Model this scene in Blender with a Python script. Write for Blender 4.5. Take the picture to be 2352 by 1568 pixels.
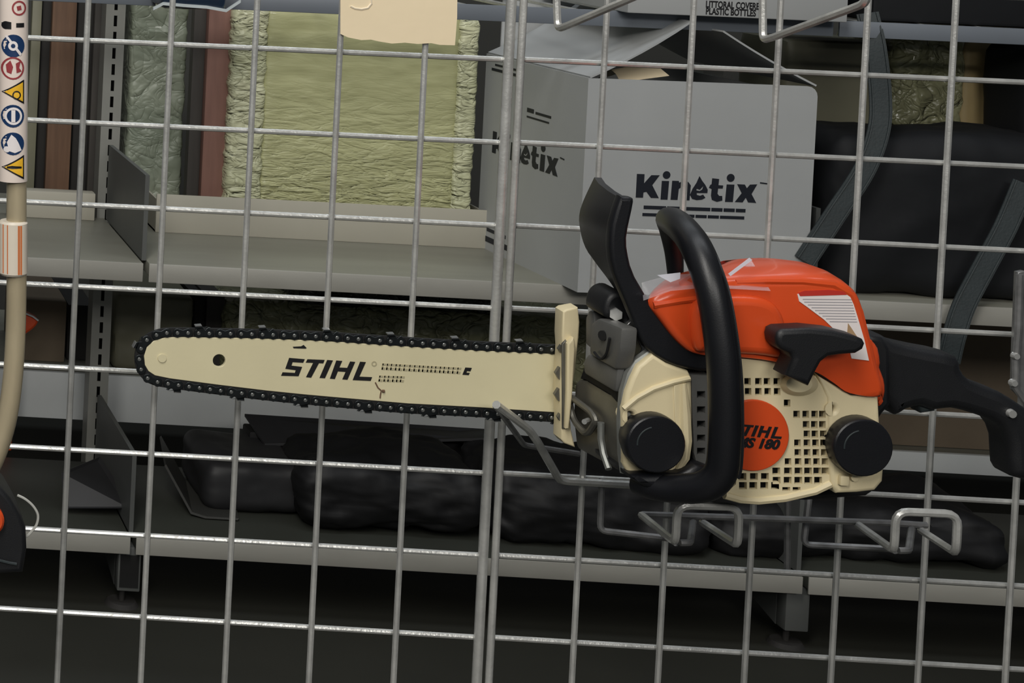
import bpy, bmesh, math, random
from mathutils import Vector, Matrix, noise
random.seed(7)
for o in list(bpy.data.objects): bpy.data.objects.remove(o)
scene = bpy.context.scene
COL = scene.collection
PI = math.pi
# ---------------------------------------------------------------- camera
W, H, F, CX, CY = 2352.0, 1568.0, 4300.0, -700.0, -250.0
RM = Matrix(((0.997894, 0.05022, 0.041063), (0.042157, -0.020922, -0.998892), (-0.049305, 0.998519, -0.022995)))
CAM = Vector((-0.279257, -1.73333, 0.161958 + 0.881))
cd = bpy.data.cameras.new('camera'); cam = bpy.data.objects.new('camera', cd); COL.objects.link(cam)
cd.sensor_fit = 'HORIZONTAL'; cd.sensor_width = 36.0; cd.lens = F / W * 36.0
cd.shift_x = (W / 2 - CX) / W; cd.shift_y = (CY - H / 2) / W
cd.clip_start = 0.05; cd.clip_end = 50
r_, d_, f_ = RM[0], RM[1], RM[2]
cam.matrix_world = Matrix(((r_[0], -d_[0], -f_[0], CAM.x), (r_[1], -d_[1], -f_[1], CAM.y), (r_[2], -d_[2], -f_[2], CAM.z), (0, 0, 0, 1)))
scene.camera = cam
# ---------------------------------------------------------------- light
wd = bpy.data.worlds.new('world'); scene.world = wd; wd.use_nodes = True
bg = wd.node_tree.nodes['Background']; bg.inputs[0].default_value = (0.80, 0.90, 1.0, 1); bg.inputs[1].default_value = 0.06
def area(name, loc, size, sizey, energy, color, target):
    l = bpy.data.lights.new(name, 'AREA'); l.shape = 'RECTANGLE'; l.size = size; l.size_y = sizey; l.energy = energy; l.color = color
    o = bpy.data.objects.new(name, l); COL.objects.link(o); o.location = loc
    o.rotation_euler = (Vector(target) - Vector(loc)).to_track_quat('-Z', 'Y').to_euler()
    return o
area('ceiling_lamp_aisle', (-0.8, -1.9, 2.7), 0.6, 2.4, 62, (1.0, 0.97, 0.91), (0.3, 0.0, 0.5))
area('fill_lamp_far', (0.3, -5.2, 2.8), 2.4, 0.6, 76, (1.0, 0.97, 0.92), (0.6, 0.5, 0.4))  # unseen lamp added for low-angle fill under the shelves
area('ceiling_lamp_shelf', (0.6, 0.1, 2.9), 2.4, 0.5, 17, (0.94, 0.97, 1.0), (0.6, 0.7, 0.5))
area('ceiling_lamp_back', (0.7, 2.0, 2.9), 2.4, 0.4, 10, (0.88, 0.95, 1.0), (0.7, 1.2, 0.6))
vs = scene.view_settings; vs.view_transform = 'Standard'; vs.look = 'None'; vs.gamma = 1.0; vs.exposure = 0.0; vs.use_curve_mapping = False

# ---------------------------------------------------------------- helpers
def P(px, py, Y):
    d = Vector(((px - CX) / F, (py - CY) / F, 1.0)); d = RM.transposed() @ d
    return CAM + d * ((Y - CAM.y) / d.y)
def P2(px, py, Y):
    p = P(px, py, Y); return (p.x, p.z)
def lin(c):
    c = c / 255.0
    return c / 12.92 if c <= 0.04045 else ((c + 0.055) / 1.055) ** 2.4
MATS = {}
def mat(name, rgb, rough=0.5, metal=0.0, var=0.0, vscale=30.0, bump=0.0, bscale=200.0, rgb2=None, stretch=(1, 1, 1), spec=0.5, alpha=1.0, coat=0.0, trans=0.0):
    m = bpy.data.materials.new(name); m.use_nodes = True; nt = m.node_tree; b = nt.nodes['Principled BSDF']
    c = (lin(rgb[0]), lin(rgb[1]), lin(rgb[2]), 1)
    b.inputs['Base Color'].default_value = c; b.inputs['Roughness'].default_value = rough; b.inputs['Metallic'].default_value = metal
    b.inputs['Specular IOR Level'].default_value = spec; b.inputs['Alpha'].default_value = alpha; b.inputs['Coat Weight'].default_value = coat
    b.inputs['Transmission Weight'].default_value = trans
    tc = nt.nodes.new('ShaderNodeTexCoord'); mp = nt.nodes.new('ShaderNodeMapping'); mp.inputs['Scale'].default_value = stretch
    nt.links.new(tc.outputs['Object'], mp.inputs['Vector'])
    if var > 0 or rgb2:
        n = nt.nodes.new('ShaderNodeTexNoise'); n.inputs['Scale'].default_value = vscale; n.inputs['Detail'].default_value = 5
        nt.links.new(mp.outputs[0], n.inputs['Vector'])
        rp = nt.nodes.new('ShaderNodeValToRGB'); rp.color_ramp.elements[0].position = 0.32; rp.color_ramp.elements[1].position = 0.68
        c2 = tuple(lin(v) for v in rgb2) + (1,) if rgb2 else tuple(v * (1 - var) for v in c[:3]) + (1,)
        rp.color_ramp.elements[0].color = c2; rp.color_ramp.elements[1].color = c
        nt.links.new(n.outputs['Fac'], rp.inputs[0]); nt.links.new(rp.outputs[0], b.inputs['Base Color'])
    if bump > 0:
        n2 = nt.nodes.new('ShaderNodeTexNoise'); n2.inputs['Scale'].default_value = bscale; n2.inputs['Detail'].default_value = 3
        nt.links.new(mp.outputs[0], n2.inputs['Vector'])
        bp = nt.nodes.new('ShaderNodeBump'); bp.inputs['Strength'].default_value = bump; bp.inputs['Distance'].default_value = 0.002
        nt.links.new(n2.outputs['Fac'], bp.inputs['Height']); nt.links.new(bp.outputs[0], b.inputs['Normal'])
    MATS[name] = m
    return m
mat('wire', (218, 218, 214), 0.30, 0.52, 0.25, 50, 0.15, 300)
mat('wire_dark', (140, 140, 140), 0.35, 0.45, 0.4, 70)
mat('cream', (224, 210, 172), 0.42, 0, 0.06, 25, 0.05, 900)
mat('bar_paint', (218, 209, 173), 0.38, 0, 0.07, 18, 0.03, 300, coat=0.2)
mat('orange', (214, 78, 34), 0.30, 0, 0.05, 20, 0.03, 900, coat=0.15)
mat('black_plastic', (21, 22, 25), 0.48, 0, 0.15, 60, 0.10, 1200)
mat('black_soft', (19, 20, 24), 0.40, 0, 0.1, 60, 0.05, 900)
mat('black_matt', (14, 14, 15), 0.75, 0, 0.1, 40)
mat('ink', (16, 15, 18), 0.5)
mat('ink_navy', (22, 26, 36), 0.6)
mat('ink_pale', (172, 164, 134), 0.5)
mat('chain_steel', (62, 66, 68), 0.34, 0.9, 0.3, 120)
mat('rivet_steel', (225, 225, 222), 0.25, 0.7)
mat('link_rivet', (150, 152, 150), 0.3, 0.7, 0.5, 90)
mat('deck_shaded', (58, 60, 54), 0.5, 0, 0.2, 8)  # shade under the middle shelf put into the deck colour
mat('fascia_white', (226, 230, 230), 0.5, 0, 0.1, 8)
mat('silver', (205, 206, 205), 0.28, 0.9, 0.1, 60)
mat('zinc', (140, 142, 138), 0.45, 0.55, 0.2, 40, 0.05, 200)
mat('muffler', (118, 116, 108), 0.42, 0.6, 0.25, 35, 0.08, 150)
mat('grey_plastic', (92, 92, 90), 0.5, 0, 0.12, 30, 0.05, 500)
mat('white_label', (236, 228, 226), 0.5, 0, 0.04, 40)
mat('label_line', (168, 164, 168), 0.6)
mat('red_print', (190, 50, 40), 0.5)
mat('tan_print', (170, 140, 105), 0.5)
mat('paper', (242, 224, 190), 0.8, 0, 0.05, 12, 0.1, 80)
mat('paper_print', (240, 226, 200), 0.7)
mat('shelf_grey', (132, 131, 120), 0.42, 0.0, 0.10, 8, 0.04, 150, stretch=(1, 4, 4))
mat('rail_grey', (158, 156, 148), 0.45, 0.0, 0.10, 10, 0.03, 150, stretch=(1, 4, 4))
mat('rail_blue', (112, 118, 126), 0.45, 0.0, 0.10, 10)
mat('upright_grey', (142, 142, 136), 0.45, 0.1, 0.12, 15)
mat('divider_grey', (92, 94, 92), 0.5, 0.0, 0.10, 12)
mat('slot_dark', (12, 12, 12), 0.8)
mat('carton_white', (172, 174, 174), 0.62, 0, 0.06, 9, 0.05, 60)
mat('carton_inside', (46, 48, 54), 0.85, 0, 0.1, 10)
mat('tray_white', (176, 172, 158), 0.6, 0, 0.06, 10)
mat('pack_olive_plain', (126, 124, 104), 0.5, 0, 0.2, 8, 0.1, 60)
mat('pack_tan', (168, 148, 104), 0.55, 0, 0.2, 12, 0.1, 60)
mat('board_red', (142, 104, 92), 0.7, 0, 0.15, 20, 0.1, 200, stretch=(6, 6, 0.6))
mat('board_dark', (70, 66, 62), 0.75, 0, 0.2, 20, stretch=(6, 6, 0.6))
mat('board_brown', (116, 88, 68), 0.75, 0, 0, 14, 0.1, 150, rgb2=(96, 72, 56), stretch=(6, 6, 0.5))
mat('board_black', (44, 42, 40), 0.8, 0, 0.2, 14, stretch=(6, 6, 0.5))
mat('carton_brown', (122, 108, 90), 0.75, 0, 0.2, 10)
mat('navy_film', (30, 44, 62), 0.25, 0, 0.2, 20, coat=0.4)
mat('clear_edge', (196, 204, 206), 0.3, 0, 0.1, 40)
mat('bag_black', (10, 13, 18), 0.75, 0, 0.2, 10, 0.2, 40)
mat('strap', (44, 52, 54), 0.6, 0, 0.15, 50, 0.2, 300)
mat('sack_black', (17, 17, 19), 0.62, 0, 0.2, 10, 0.2, 30)
mat('trough_grey', (58, 58, 55), 0.5, 0, 0.15, 10)
mat('panel_dark', (46, 46, 48), 0.55, 0, 0.15, 8)
mat('floor_dark', (50, 50, 44), 0.55, 0, 0.2, 4, 0.05, 40)
mat('wall_grey', (70, 70, 66), 0.8, 0, 0.1, 4)
mat('shaft_metal', (196, 182, 152), 0.34, 0.3, 0.25, 40, 0.08, 200, stretch=(1, 1, 0.3))
mat('sticker_white', (232, 218, 208), 0.25, 0, 0.04, 40, coat=0.4)
mat('coupling_white', (222, 212, 196), 0.4, 0, 0.05, 40)
mat('coupling_orange', (206, 120, 72), 0.4)
mat('icon_blue', (24, 52, 92), 0.35)
mat('icon_yellow', (236, 184, 52), 0.35)
mat('icon_red', (150, 62, 66), 0.35)
mat('icon_white', (232, 226, 226), 0.35)
mat('nylon_line', (176, 176, 170), 0.4)
mat('fan_dark', (20, 20, 20), 0.6)
mat('clear_film', (225, 222, 228), 0.08, 0, 0, alpha=0.16, spec=0.8)
mat('film_glint', (235, 235, 245), 0.15, 0, 0, alpha=0.75)
def crinkle(name, rgb, rgb2, scale, stretch, dist, rough=0.4, fade=0.0):
    m = mat(name, rgb, rough, 0, 0, scale * .6, 0, rgb2=rgb2, stretch=stretch, coat=0.3); nt = m.node_tree; b = nt.nodes['Principled BSDF']
    mp = [n for n in nt.nodes if n.type == 'MAPPING'][0]; prev = None
    for k, (sc_, d_) in enumerate(((scale, dist), (scale * 2.7, dist * .45))):
        n = nt.nodes.new('ShaderNodeTexNoise'); n.inputs['Scale'].default_value = sc_; n.inputs['Detail'].default_value = 2; n.inputs['Distortion'].default_value = 0.8
        nt.links.new(mp.outputs[0], n.inputs['Vector'])
        a = nt.nodes.new('ShaderNodeMath'); a.operation = 'SUBTRACT'; a.inputs[1].default_value = 0.5; nt.links.new(n.outputs['Fac'], a.inputs[0])
        c = nt.nodes.new('ShaderNodeMath'); c.operation = 'ABSOLUTE'; nt.links.new(a.outputs[0], c.inputs[0])
        p = nt.nodes.new('ShaderNodeMath'); p.operation = 'POWER'; p.inputs[1].default_value = 0.6; nt.links.new(c.outputs[0], p.inputs[0])
        bp = nt.nodes.new('ShaderNodeBump'); bp.inputs['Strength'].default_value = 1.0; bp.inputs['Distance'].default_value = d_; nt.links.new(p.outputs[0], bp.inputs['Height'])
        if prev: nt.links.new(prev.outputs[0], bp.inputs['Normal'])
        if fade:
            tc = [n for n in nt.nodes if n.type == 'TEX_COORD'][0]; sx = nt.nodes.new('ShaderNodeSeparateXYZ'); nt.links.new(tc.outputs['Object'], sx.inputs[0])
            mr = nt.nodes.new('ShaderNodeMapRange'); mr.inputs[1].default_value = 0.02; mr.inputs[2].default_value = fade; mr.inputs[3].default_value = 1.0; mr.inputs[4].default_value = 0.08
            nt.links.new(sx.outputs[2], mr.inputs[0]); nt.links.new(mr.outputs[0], bp.inputs['Strength'])
        prev = bp
    nt.links.new(prev.outputs[0], b.inputs['Normal']); return m
crinkle('pack_yellow', (188, 188, 142), (172, 172, 128), 13, (1, 1, 4.5), 0.009, 0.4, 0.24)
crinkle('pack_fold', (214, 214, 178), (184, 186, 150), 13, (1, 1, 2.4), 0.011)
crinkle('pack_green', (150, 156, 138), (122, 130, 114), 13, (1, 1, 1.2), 0.007)
crinkle('pack_olive', (164, 164, 126), (120, 120, 94), 14, (1, 1, 1.3), 0.016, 0.3)
crinkle('film_black', (70, 76, 66), (30, 34, 30), 24, (1, 1, 1.5), 0.02, 0.2)
M = MATS

def setp(o, label=None, cat=None, group=None, kind=None):
    if label: o['label'] = label
    if cat: o['category'] = cat
    if group: o['group'] = group
    if kind: o['kind'] = kind
    return o
ORG = {}
def root(name, loc, label, cat, group=None, rotz=0.0):
    o = bpy.data.objects.new(name, None); COL.objects.link(o); o.location = loc; o.rotation_euler = (0, 0, rotz); o.empty_display_size = 0.02
    ORG[o] = Vector(loc); return setp(o, label, cat, group)
class MB:
    """collects verts/faces (world coordinates unless local=True)"""
    def __init__(s): s.v = []; s.f = []; s.m = []
    def add(s, v, f, mi=0):
        n = len(s.v); s.v += [Vector(p) for p in v]; s.f += [tuple(i + n for i in q) for q in f]; s.m += [mi] * len(f); return s
    def box(s, x0, x1, y0, y1, z0, z1, mi=0, bev=0.0):
        bm = bmesh.new(); bmesh.ops.create_cube(bm, size=1)
        for q in bm.verts: q.co = Vector(((x0 + x1) / 2 + q.co.x * (x1 - x0), (y0 + y1) / 2 + q.co.y * (y1 - y0), (z0 + z1) / 2 + q.co.z * (z1 - z0)))
        if bev > 0: bmesh.ops.bevel(bm, geom=bm.edges[:], offset=bev, segments=2, affect='EDGES', profile=0.5)
        return s.bm(bm, mi)
    def bm(s, bm, mi=0):
        bm.verts.index_update(); s.add([q.co.copy() for q in bm.verts], [[q.index for q in f.verts] for f in bm.faces], mi); bm.free(); return s
    def tube(s, pts, r, n=8, mi=0, closed=False, r2=None, up=None, cap=True):
        pts = [Vector(p) for p in pts]; k = len(pts)
        rad = r if isinstance(r, (list, tuple)) else [r] * k
        rb = (r2 if isinstance(r2, (list, tuple)) else [r2] * k) if r2 else rad
        t0 = (pts[1] - pts[0]).normalized(); a = Vector(up) if up else (Vector((0, 0, 1)) if abs(t0.z) < 0.9 else Vector((1, 0, 0)))
        vv = []; ff = []
        for i in range(k):
            if closed: t = (pts[(i + 1) % k] - pts[i - 1]).normalized()
            else: t = (pts[min(i + 1, k - 1)] - pts[max(i - 1, 0)]).normalized()
            a = (a - t * a.dot(t)).normalized(); b = t.cross(a)
            sc = 1.0
            if 0 < i < k - 1:
                c_ = (pts[i] - pts[i - 1]).normalized().dot((pts[i + 1] - pts[i]).normalized()); sc = 1.0
            for j in range(n):
                g = 2 * PI * j / n; vv.append(pts[i] + a * (math.cos(g) * rad[i] * sc) + b * (math.sin(g) * rb[i] * sc))
        for i in range(k if closed else k - 1):
            for j in range(n):
                ff.append((i * n + j, i * n + (j + 1) % n, ((i + 1) % k) * n + (j + 1) % n, ((i + 1) % k) * n + j))
        if cap and not closed: ff += [tuple(reversed(range(n))), tuple((k - 1) * n + j for j in range(n))]
        return s.add(vv, ff, mi)
    def loft(s, rings, mi=0, cap=True, closed_ring=True):
        n = len(rings[0]); vv = [p for r in rings for p in r]; ff = []
        for i in range(len(rings) - 1):
            for j in range(n if closed_ring else n - 1): ff.append((i * n + j, i * n + (j + 1) % n, (i + 1) * n + (j + 1) % n, (i + 1) * n + j))
        if cap: ff += [tuple(reversed(range(n))), tuple((len(rings) - 1) * n + j for j in range(n))]
        return s.add(vv, ff, mi)
    def mesh(s, me, mi=None):
        s_n = len(s.v); s.v += [q.co.copy() for q in me.vertices]
        for p in me.polygons: s.f.append(tuple(i + s_n for i in p.vertices)); s.m.append(p.material_index if mi is None else mi)
        return s
    def build(s, name, mats, parent=None, local=False, ang=35, smooth=True):
        me = bpy.data.meshes.new(name); off = Vector((0, 0, 0))
        o = bpy.data.objects.new(name, me); COL.objects.link(o)
        if parent is not None:
            o.parent = parent; off = ORG[parent]; ORG[o] = off
            if local: off = Vector((0, 0, 0))
        elif not local and s.v:
            c = sum(s.v, Vector()) / len(s.v); c.z = min(q.z for q in s.v); off = c; o.location = c; ORG[o] = c
        me.from_pydata([tuple(q - off) for q in s.v], [], s.f)
        for m in (mats if isinstance(mats, (list, tuple)) else [mats]): me.materials.append(M[m])
        me.polygons.foreach_set('material_index', s.m)
        bm = bmesh.new(); bm.from_mesh(me); bmesh.ops.recalc_face_normals(bm, faces=bm.faces[:]); bm.to_mesh(me); bm.free()
        me.polygons.foreach_set('use_smooth', [smooth] * len(me.polygons))
        if smooth: me.set_sharp_from_angle(angle=math.radians(ang))
        me.update(); return o
def fillet(pts, r, seg=4):
    """round the inner corners of a polyline"""
    pts = [Vector(p) for p in pts]; out = [pts[0]]
    for i in range(1, len(pts) - 1):
        a, b, c = pts[i - 1], pts[i], pts[i + 1]; u = (a - b); w = (c - b)
        d = min(r, u.length * 0.45, w.length * 0.45); p0 = b + u.normalized() * d; p1 = b + w.normalized() * d
        for k in range(seg + 1):
            t = k / seg; out.append(p0 * (1 - t) ** 2 + b * 2 * t * (1 - t) + p1 * t * t)
    out.append(pts[-1]); return out
def cat_rom(pts, k=4, closed=True):
    n = len(pts); out = []; dim = len(pts[0])
    for i in range(n if closed else n - 1):
        g = lambda q: pts[q % n] if closed else pts[max(0, min(n - 1, q))]
        p0, p1, p2, p3 = g(i - 1), g(i), g(i + 1), g(i + 2)
        for j in range(k):
            t = j / k
            out.append(tuple(0.5 * (2 * p1[a] + (p2[a] - p0[a]) * t + (2 * p0[a] - 5 * p1[a] + 4 * p2[a] - p3[a]) * t * t + (3 * p1[a] - p0[a] - 3 * p2[a] + p3[a]) * t ** 3) for a in range(dim)))
    if not closed: out.append(tuple(pts[-1]))
    return out
def curve_mesh(loops, thick, bev=0.0, bres=2):
    """2D outlines (first fills, overlapping inner ones are holes) -> temp mesh in local XY, extruded along Z"""
    cu = bpy.data.curves.new('tmp', 'CURVE'); cu.dimensions = '2D'; cu.fill_mode = 'BOTH'
    cu.extrude = max(thick / 2 - bev, 0.00001); cu.bevel_depth = bev; cu.bevel_resolution = bres; cu.offset = -bev
    for lp in loops:
        sp = cu.splines.new('POLY'); sp.points.add(len(lp) - 1)
        for q, p in zip(sp.points, lp): q.co = (p[0], p[1], 0, 1)
        sp.use_cyclic_u = True
    o = bpy.data.objects.new('tmp', cu); COL.objects.link(o)
    me = bpy.data.meshes.new_from_object(o); bpy.data.objects.remove(o); bpy.data.curves.remove(cu); return me
def text_mesh(txt, size, thick=0.0002, shear=0.0, bold=0.0, sx=1.0, align='CENTER'):
    cu = bpy.data.curves.new('tmp', 'FONT'); cu.body = txt; cu.size = size; cu.extrude = thick / 2; cu.shear = shear; cu.offset = bold; cu.align_x = align; cu.resolution_u = 3
    o = bpy.data.objects.new('tmp', cu); COL.objects.link(o)
    me = bpy.data.meshes.new_from_object(o); bpy.data.objects.remove(o); bpy.data.curves.remove(cu)
    for q in me.vertices: q.co.x *= sx
    return me
def xz(me, Y, x=0, z=0, rot=0.0):
    """stand a local-XY mesh up in the XZ plane, +Z of the mesh towards the viewer"""
    c, s = math.cos(rot), math.sin(rot)
    for q in me.vertices:
        a, b, d = q.co; q.co = Vector((x + a * c - b * s, Y - d, z + a * s + b * c))
    return me
def plate(loops_px, Yn, Yf, bev=0.0, smooth_k=0, bres=2):
    """outlines traced at depth Yn, solid to depth Yf"""
    lp = []
    for i, L in enumerate(loops_px):
        w = [P2(a, b, Yn) for a, b in L]
        lp.append(cat_rom(w, smooth_k) if smooth_k and i == 0 else w)
    return xz(curve_mesh(lp, abs(Yf - Yn), bev, bres), (Yn + Yf) / 2)
def part(name, me, mats, parent, **k): return MB().mesh(me).build(name, mats, parent, **k)
def circle(cx, cy, r, n=32, ry=None): return [(cx + r * math.cos(2 * PI * i / n), cy + (ry or r) * math.sin(2 * PI * i / n)) for i in range(n)]
def rbox(mb, x0, x1, y0, y1, z0, z1, r, n=10, amp=0.0, sc=(10, 10, 10), seed=0, ridged=False, bulge=0.0, mi=0, shape=None):
    """rounded, subdivided, noise-displaced soft box"""
    bm = bmesh.new(); bmesh.ops.create_cube(bm, size=2); bmesh.ops.subdivide_edges(bm, edges=bm.edges[:], cuts=n, use_grid_fill=True)
    c = Vector(((x0 + x1) / 2, (y0 + y1) / 2, (z0 + z1) / 2)); h = Vector(((x1 - x0) / 2, (y1 - y0) / 2, (z1 - z0) / 2))
    for q in bm.verts:
        p0 = q.co.copy(); p = Vector((p0.x * h.x, p0.y * h.y, p0.z * h.z))
        inn = Vector([max(-(h[i] - r), min(h[i] - r, p[i])) for i in range(3)]); d = p - inn
        nrm = d.normalized() if d.length > 1e-9 else Vector((0, 0, 1)); p = inn + nrm * r
        if bulge: p += nrm * bulge * (1 - max(min(abs(p0.x), 1), 0) ** 2 * (abs(nrm.x) < .5)) * (1 - abs(p0.z) ** 2 * (abs(nrm.z) < .5)) * (1 - abs(p0.y) ** 2 * (abs(nrm.y) < .5))
        if amp:
            s_ = Vector((p.x * sc[0] + seed, p.y * sc[1] + seed * 1.7, p.z * sc[2] - seed))
            v = noise.fractal(s_, 0.9, 2.1, 4)
            if ridged: v = 1 - 2 * abs(noise.noise(s_)) - 0.6 * abs(noise.noise(s_ * 2.3))
            p += nrm * amp * v
        p += c
        q.co = shape(p) if shape else p
    return mb.bm(bm, mi)
def single(name, mb, mats, label, cat, group=None, **k): return setp(mb.build(name, mats, **k), label, cat, group)

# ================================================================ setting
fl = MB().box(-2.5, 4.0, -3.0, 3.2, -0.05, 0.0).build('floor', 'floor_dark'); setp(fl, 'dark grey-brown shop floor under the shelving', kind='structure')
wl = MB().box(-2.5, 4.0, 2.3, 2.4, 0.0, 2.6).build('wall_back', 'wall_grey'); setp(wl, 'dim grey wall far behind the shelving', kind='structure')

# ================================================================ gondola shelving
Z1, Z2, Z0 = 0.491, 0.872, 0.106          # shelf tops: middle, upper, base deck
XU = [-0.675, 0.241, 1.156, 2.07]          # upright centre lines (36 inch bays)
YF, YB = 0.89, 1.215
gon = root('gondola_shelving', (0.7, 1.05, 0), 'grey steel shop shelving with slotted uprights behind the wire grid', 'shelving')
for i, x in enumerate(XU):
    loops = [[(-0.015, 0.03), (0.015, 0.03), (0.015, 1.35), (-0.015, 1.35)]]
    k = 0
    while 0.08 + k * 0.0254 < 1.32:
        z = 0.08 + k * 0.0254; loops.append([(-0.0026, z), (-0.0026, z + 0.017), (0.0026, z + 0.017), (0.0026, z)]); k += 1
    mb = MB().mesh(xz(curve_mesh(loops, 0.002), 1.221, x)); mb.box(x - 0.015, x - 0.013, 1.222, 1.262, 0.03, 1.35); mb.box(x + 0.013, x + 0.015, 1.222, 1.262, 0.03, 1.35)
    up = mb.build('upright', 'upright_grey', gon, smooth=False)
    MB().box(x - 0.0125, x + 0.0125, 1.250, 1.254, 0.03, 1.35).build('upright_core', 'slot_dark', up)
for i in range(3):
    a, b = XU[i] + 0.004, XU[i + 1] - 0.004
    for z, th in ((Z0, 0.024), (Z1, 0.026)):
        sh = MB().box(a, b, YF + 0.003, YB, z - 0.018, z, bev=0.002).build('base_deck' if z == Z0 else 'shelf', 'deck_shaded' if z == Z0 else 'shelf_grey', gon)
        MB().box(a, b, YF, YF + 0.003, z - th, z, bev=0.001).build('front_rail', 'rail_grey', sh)
    ws = MB().box(a, b, YF, YF + 0.004, Z2 - 0.022, Z2, bev=0.001).build('upper_rail', 'rail_blue', gon)
    MB().tube([(a, YB - .01, Z2 - .008), (b, YB - .01, Z2 - .008)], 0.004, 8).build('back_wire', 'wire', ws)
    for k in range(12):  # unseen open wires, shaped to let lamp light through to the bundles
        x = a + (b - a) * (k + .5) / 12; MB().tube([(x, YF + .004, Z2 - .003), (x, YB - .005, Z2 - .003)], 0.003, 6).build('shelf_wire', 'wire', ws)
for x in XU[:3]:
    for z, h in ((Z0, 0.112), (Z1, 0.120)):
        MB().add([(x - .003, YF + .02, z), (x + .003, YF + .02, z), (x + .003, 1.208, z), (x - .003, 1.208, z), (x - .003, YF + .02, z + h), (x + .003, YF + .02, z + h), (x + .003, 1.208, z + h - .004), (x - .003, 1.208, z + h - .004)],
                 [(0, 1, 2, 3), (4, 5, 6, 7), (0, 1, 5, 4), (1, 2, 6, 5), (2, 3, 7, 6), (3, 0, 4, 7)]).build('shelf_divider', 'divider_grey', gon)
    # base leg: channel front with a sloping web, leveller foot
    xl = x - 0.017
    lg = MB().box(xl, xl + 0.032, 0.905, 0.93, 0.024, Z0 - 0.019, bev=0.002)
    lg.add([(xl, .93, .024), (xl, .93, Z0 - .019), (xl, 1.2, Z0 - .019), (xl, 1.2, Z0 - .03), (xl + .004, .93, .024), (xl + .004, .93, Z0 - .019), (xl + .004, 1.2, Z0 - .019), (xl + .004, 1.2, Z0 - .03)],
           [(0, 1, 2, 3), (4, 5, 6, 7), (0, 1, 5, 4), (1, 2, 6, 5), (2, 3, 7, 6), (3, 0, 4, 7)])
    lg = lg.build('base_leg', 'divider_grey', gon)
    ft = MB().tube([(xl + .01, .92, 0.004), (xl + .01, .92, 0.026)], 0.004, 10); ft.tube([(xl + .01, .92, 0.0), (xl + .01, .92, 0.006)], [0.024, 0.02], 20)
    ft.build('levelling_foot', 'board_black', lg)
# dark groove face on the near leg of the left upright
xl = XU[1] - 0.017
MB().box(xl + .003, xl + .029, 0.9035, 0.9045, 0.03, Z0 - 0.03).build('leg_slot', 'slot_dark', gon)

# second shelving row seen through the open back
ZF = P(600, 880, 1.34).z
far = root('rear_shelving', (0.7, 1.5, 0), 'pale grey rear shelf with deep front fascia behind the slotted uprights', 'shelving')
ZG = P(2180, 1042, 1.34).z
for xa_, xb_, zz, hh in ((-0.66, 1.16, ZF, 0.075), (1.17, 2.06, ZG, 0.030)):
    rs = MB().box(xa_, xb_, 1.345, 1.75, zz - 0.02, zz).build('shelf', 'shelf_grey', far)
    MB().box(xa_, xb_, 1.335, 1.345, zz - hh, zz + 0.001, bev=0.001).build('front_fascia', 'fascia_white', rs)
MB().box(-0.66, 2.06, 1.27, 1.45, Z1 - 0.03, Z1 - 0.0105).build('shelf', 'shelf_grey', far)
for x in (-0.64, 0.7, 2.04): MB().box(x - 0.015, x + 0.015, 1.72, 1.75, 0.0, 1.35).build('rear_post', 'upright_grey', far)

# ================================================================ goods on the middle shelf
tray = root('display_tray', (0.55, 1.17, Z1), 'shallow pale cardboard tray under the yellow wrapped bundle', 'tray')
xa, xb = P(358, 500, 1.12).x, P(1134, 520, 1.12).x
MB().box(xa, xb, 1.120, 1.124, Z1, Z1 + 0.058, bev=0.001).build('front_lip', 'tray_white', tray)
MB().box(xa, xb, 1.124, 1.40, Z1, Z1 + 0.003).build('tray_floor', 'tray_white', tray)
for x in (xa, xb - 0.003): MB().box(x, x + 0.003, 1.124, 1.40, Z1, Z1 + 0.05).build('tray_side', 'tray_white', tray)
zt = Z1 + 0.0035
x0, x1 = P(600, 300, 1.14).x, P(1046, 300, 1.14).x
yp = root('yellow_bundle', ((x0 + x1) / 2, 1.22, zt), 'yellow-green crinkled film-wrapped bundle standing in the pale tray', 'package')
def crease(p):
    if p.y < 1.2:
        k = max(0.0, 1 - (p.z - zt) / 0.25); p.y += -0.0016 * (0.3 + k) * math.sin(p.z * 520 + 5 * noise.noise(Vector((p.x * 22, 0, p.z * 30)))) * (0.5 + noise.noise(Vector((p.x * 14, 3, p.z * 25))))
    return p
mb = MB(); rbox(mb, x0, x1, 1.137, 1.33, zt, Z2 - 0.035, 0.008, 60, 0.0016, (16, 10, 60), 3, True, shape=crease); mb.build('wrapped_face', 'pack_yellow', yp, ang=60)
mb = MB(); rbox(mb, P(522, 300, 1.14).x, x0 + 0.002, 1.132, 1.33, zt, Z2 - 0.035, 0.010, 40, 0.0034, (30, 10, 70), 5, True); mb.build('end_fold', 'pack_fold', yp, ang=60)
mb = MB(); rbox(mb, x1 - 0.002, P(1088, 300, 1.14).x, 1.134, 1.33, zt, Z2 - 0.04, 0.008, 40, 0.0026, (30, 10, 80), 9, True); mb.build('end_fold', 'pack_fold', yp, ang=60)
mb = MB(); mb.box(P(468, 300, 1.15).x, P(521, 300, 1.15).x, 1.150, 1.17, zt, Z2 - 0.03, bev=0.001)
single('board', mb, 'board_red', 'reddish-brown upright board left of the yellow bundle', 'board')
mb = MB(); mb.box(P(434, 300, 1.17).x, P(467, 300, 1.17).x, 1.168, 1.19, zt, Z2 - 0.03, bev=0.001)
single('board', mb, 'board_dark', 'dark grey upright board between the green bundle and the reddish board', 'board')
mb = MB(); rbox(mb, P(284, 300, 1.26).x, P(434, 300, 1.18).x, 1.225, 1.33, Z1 + 0.004, Z2 - 0.03, 0.006, 36, 0.0028, (24, 10, 34), 12, True)
single('green_bundle', mb, 'pack_green', 'grey-green film-wrapped bundle beside the slotted upright', 'package')
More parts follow.
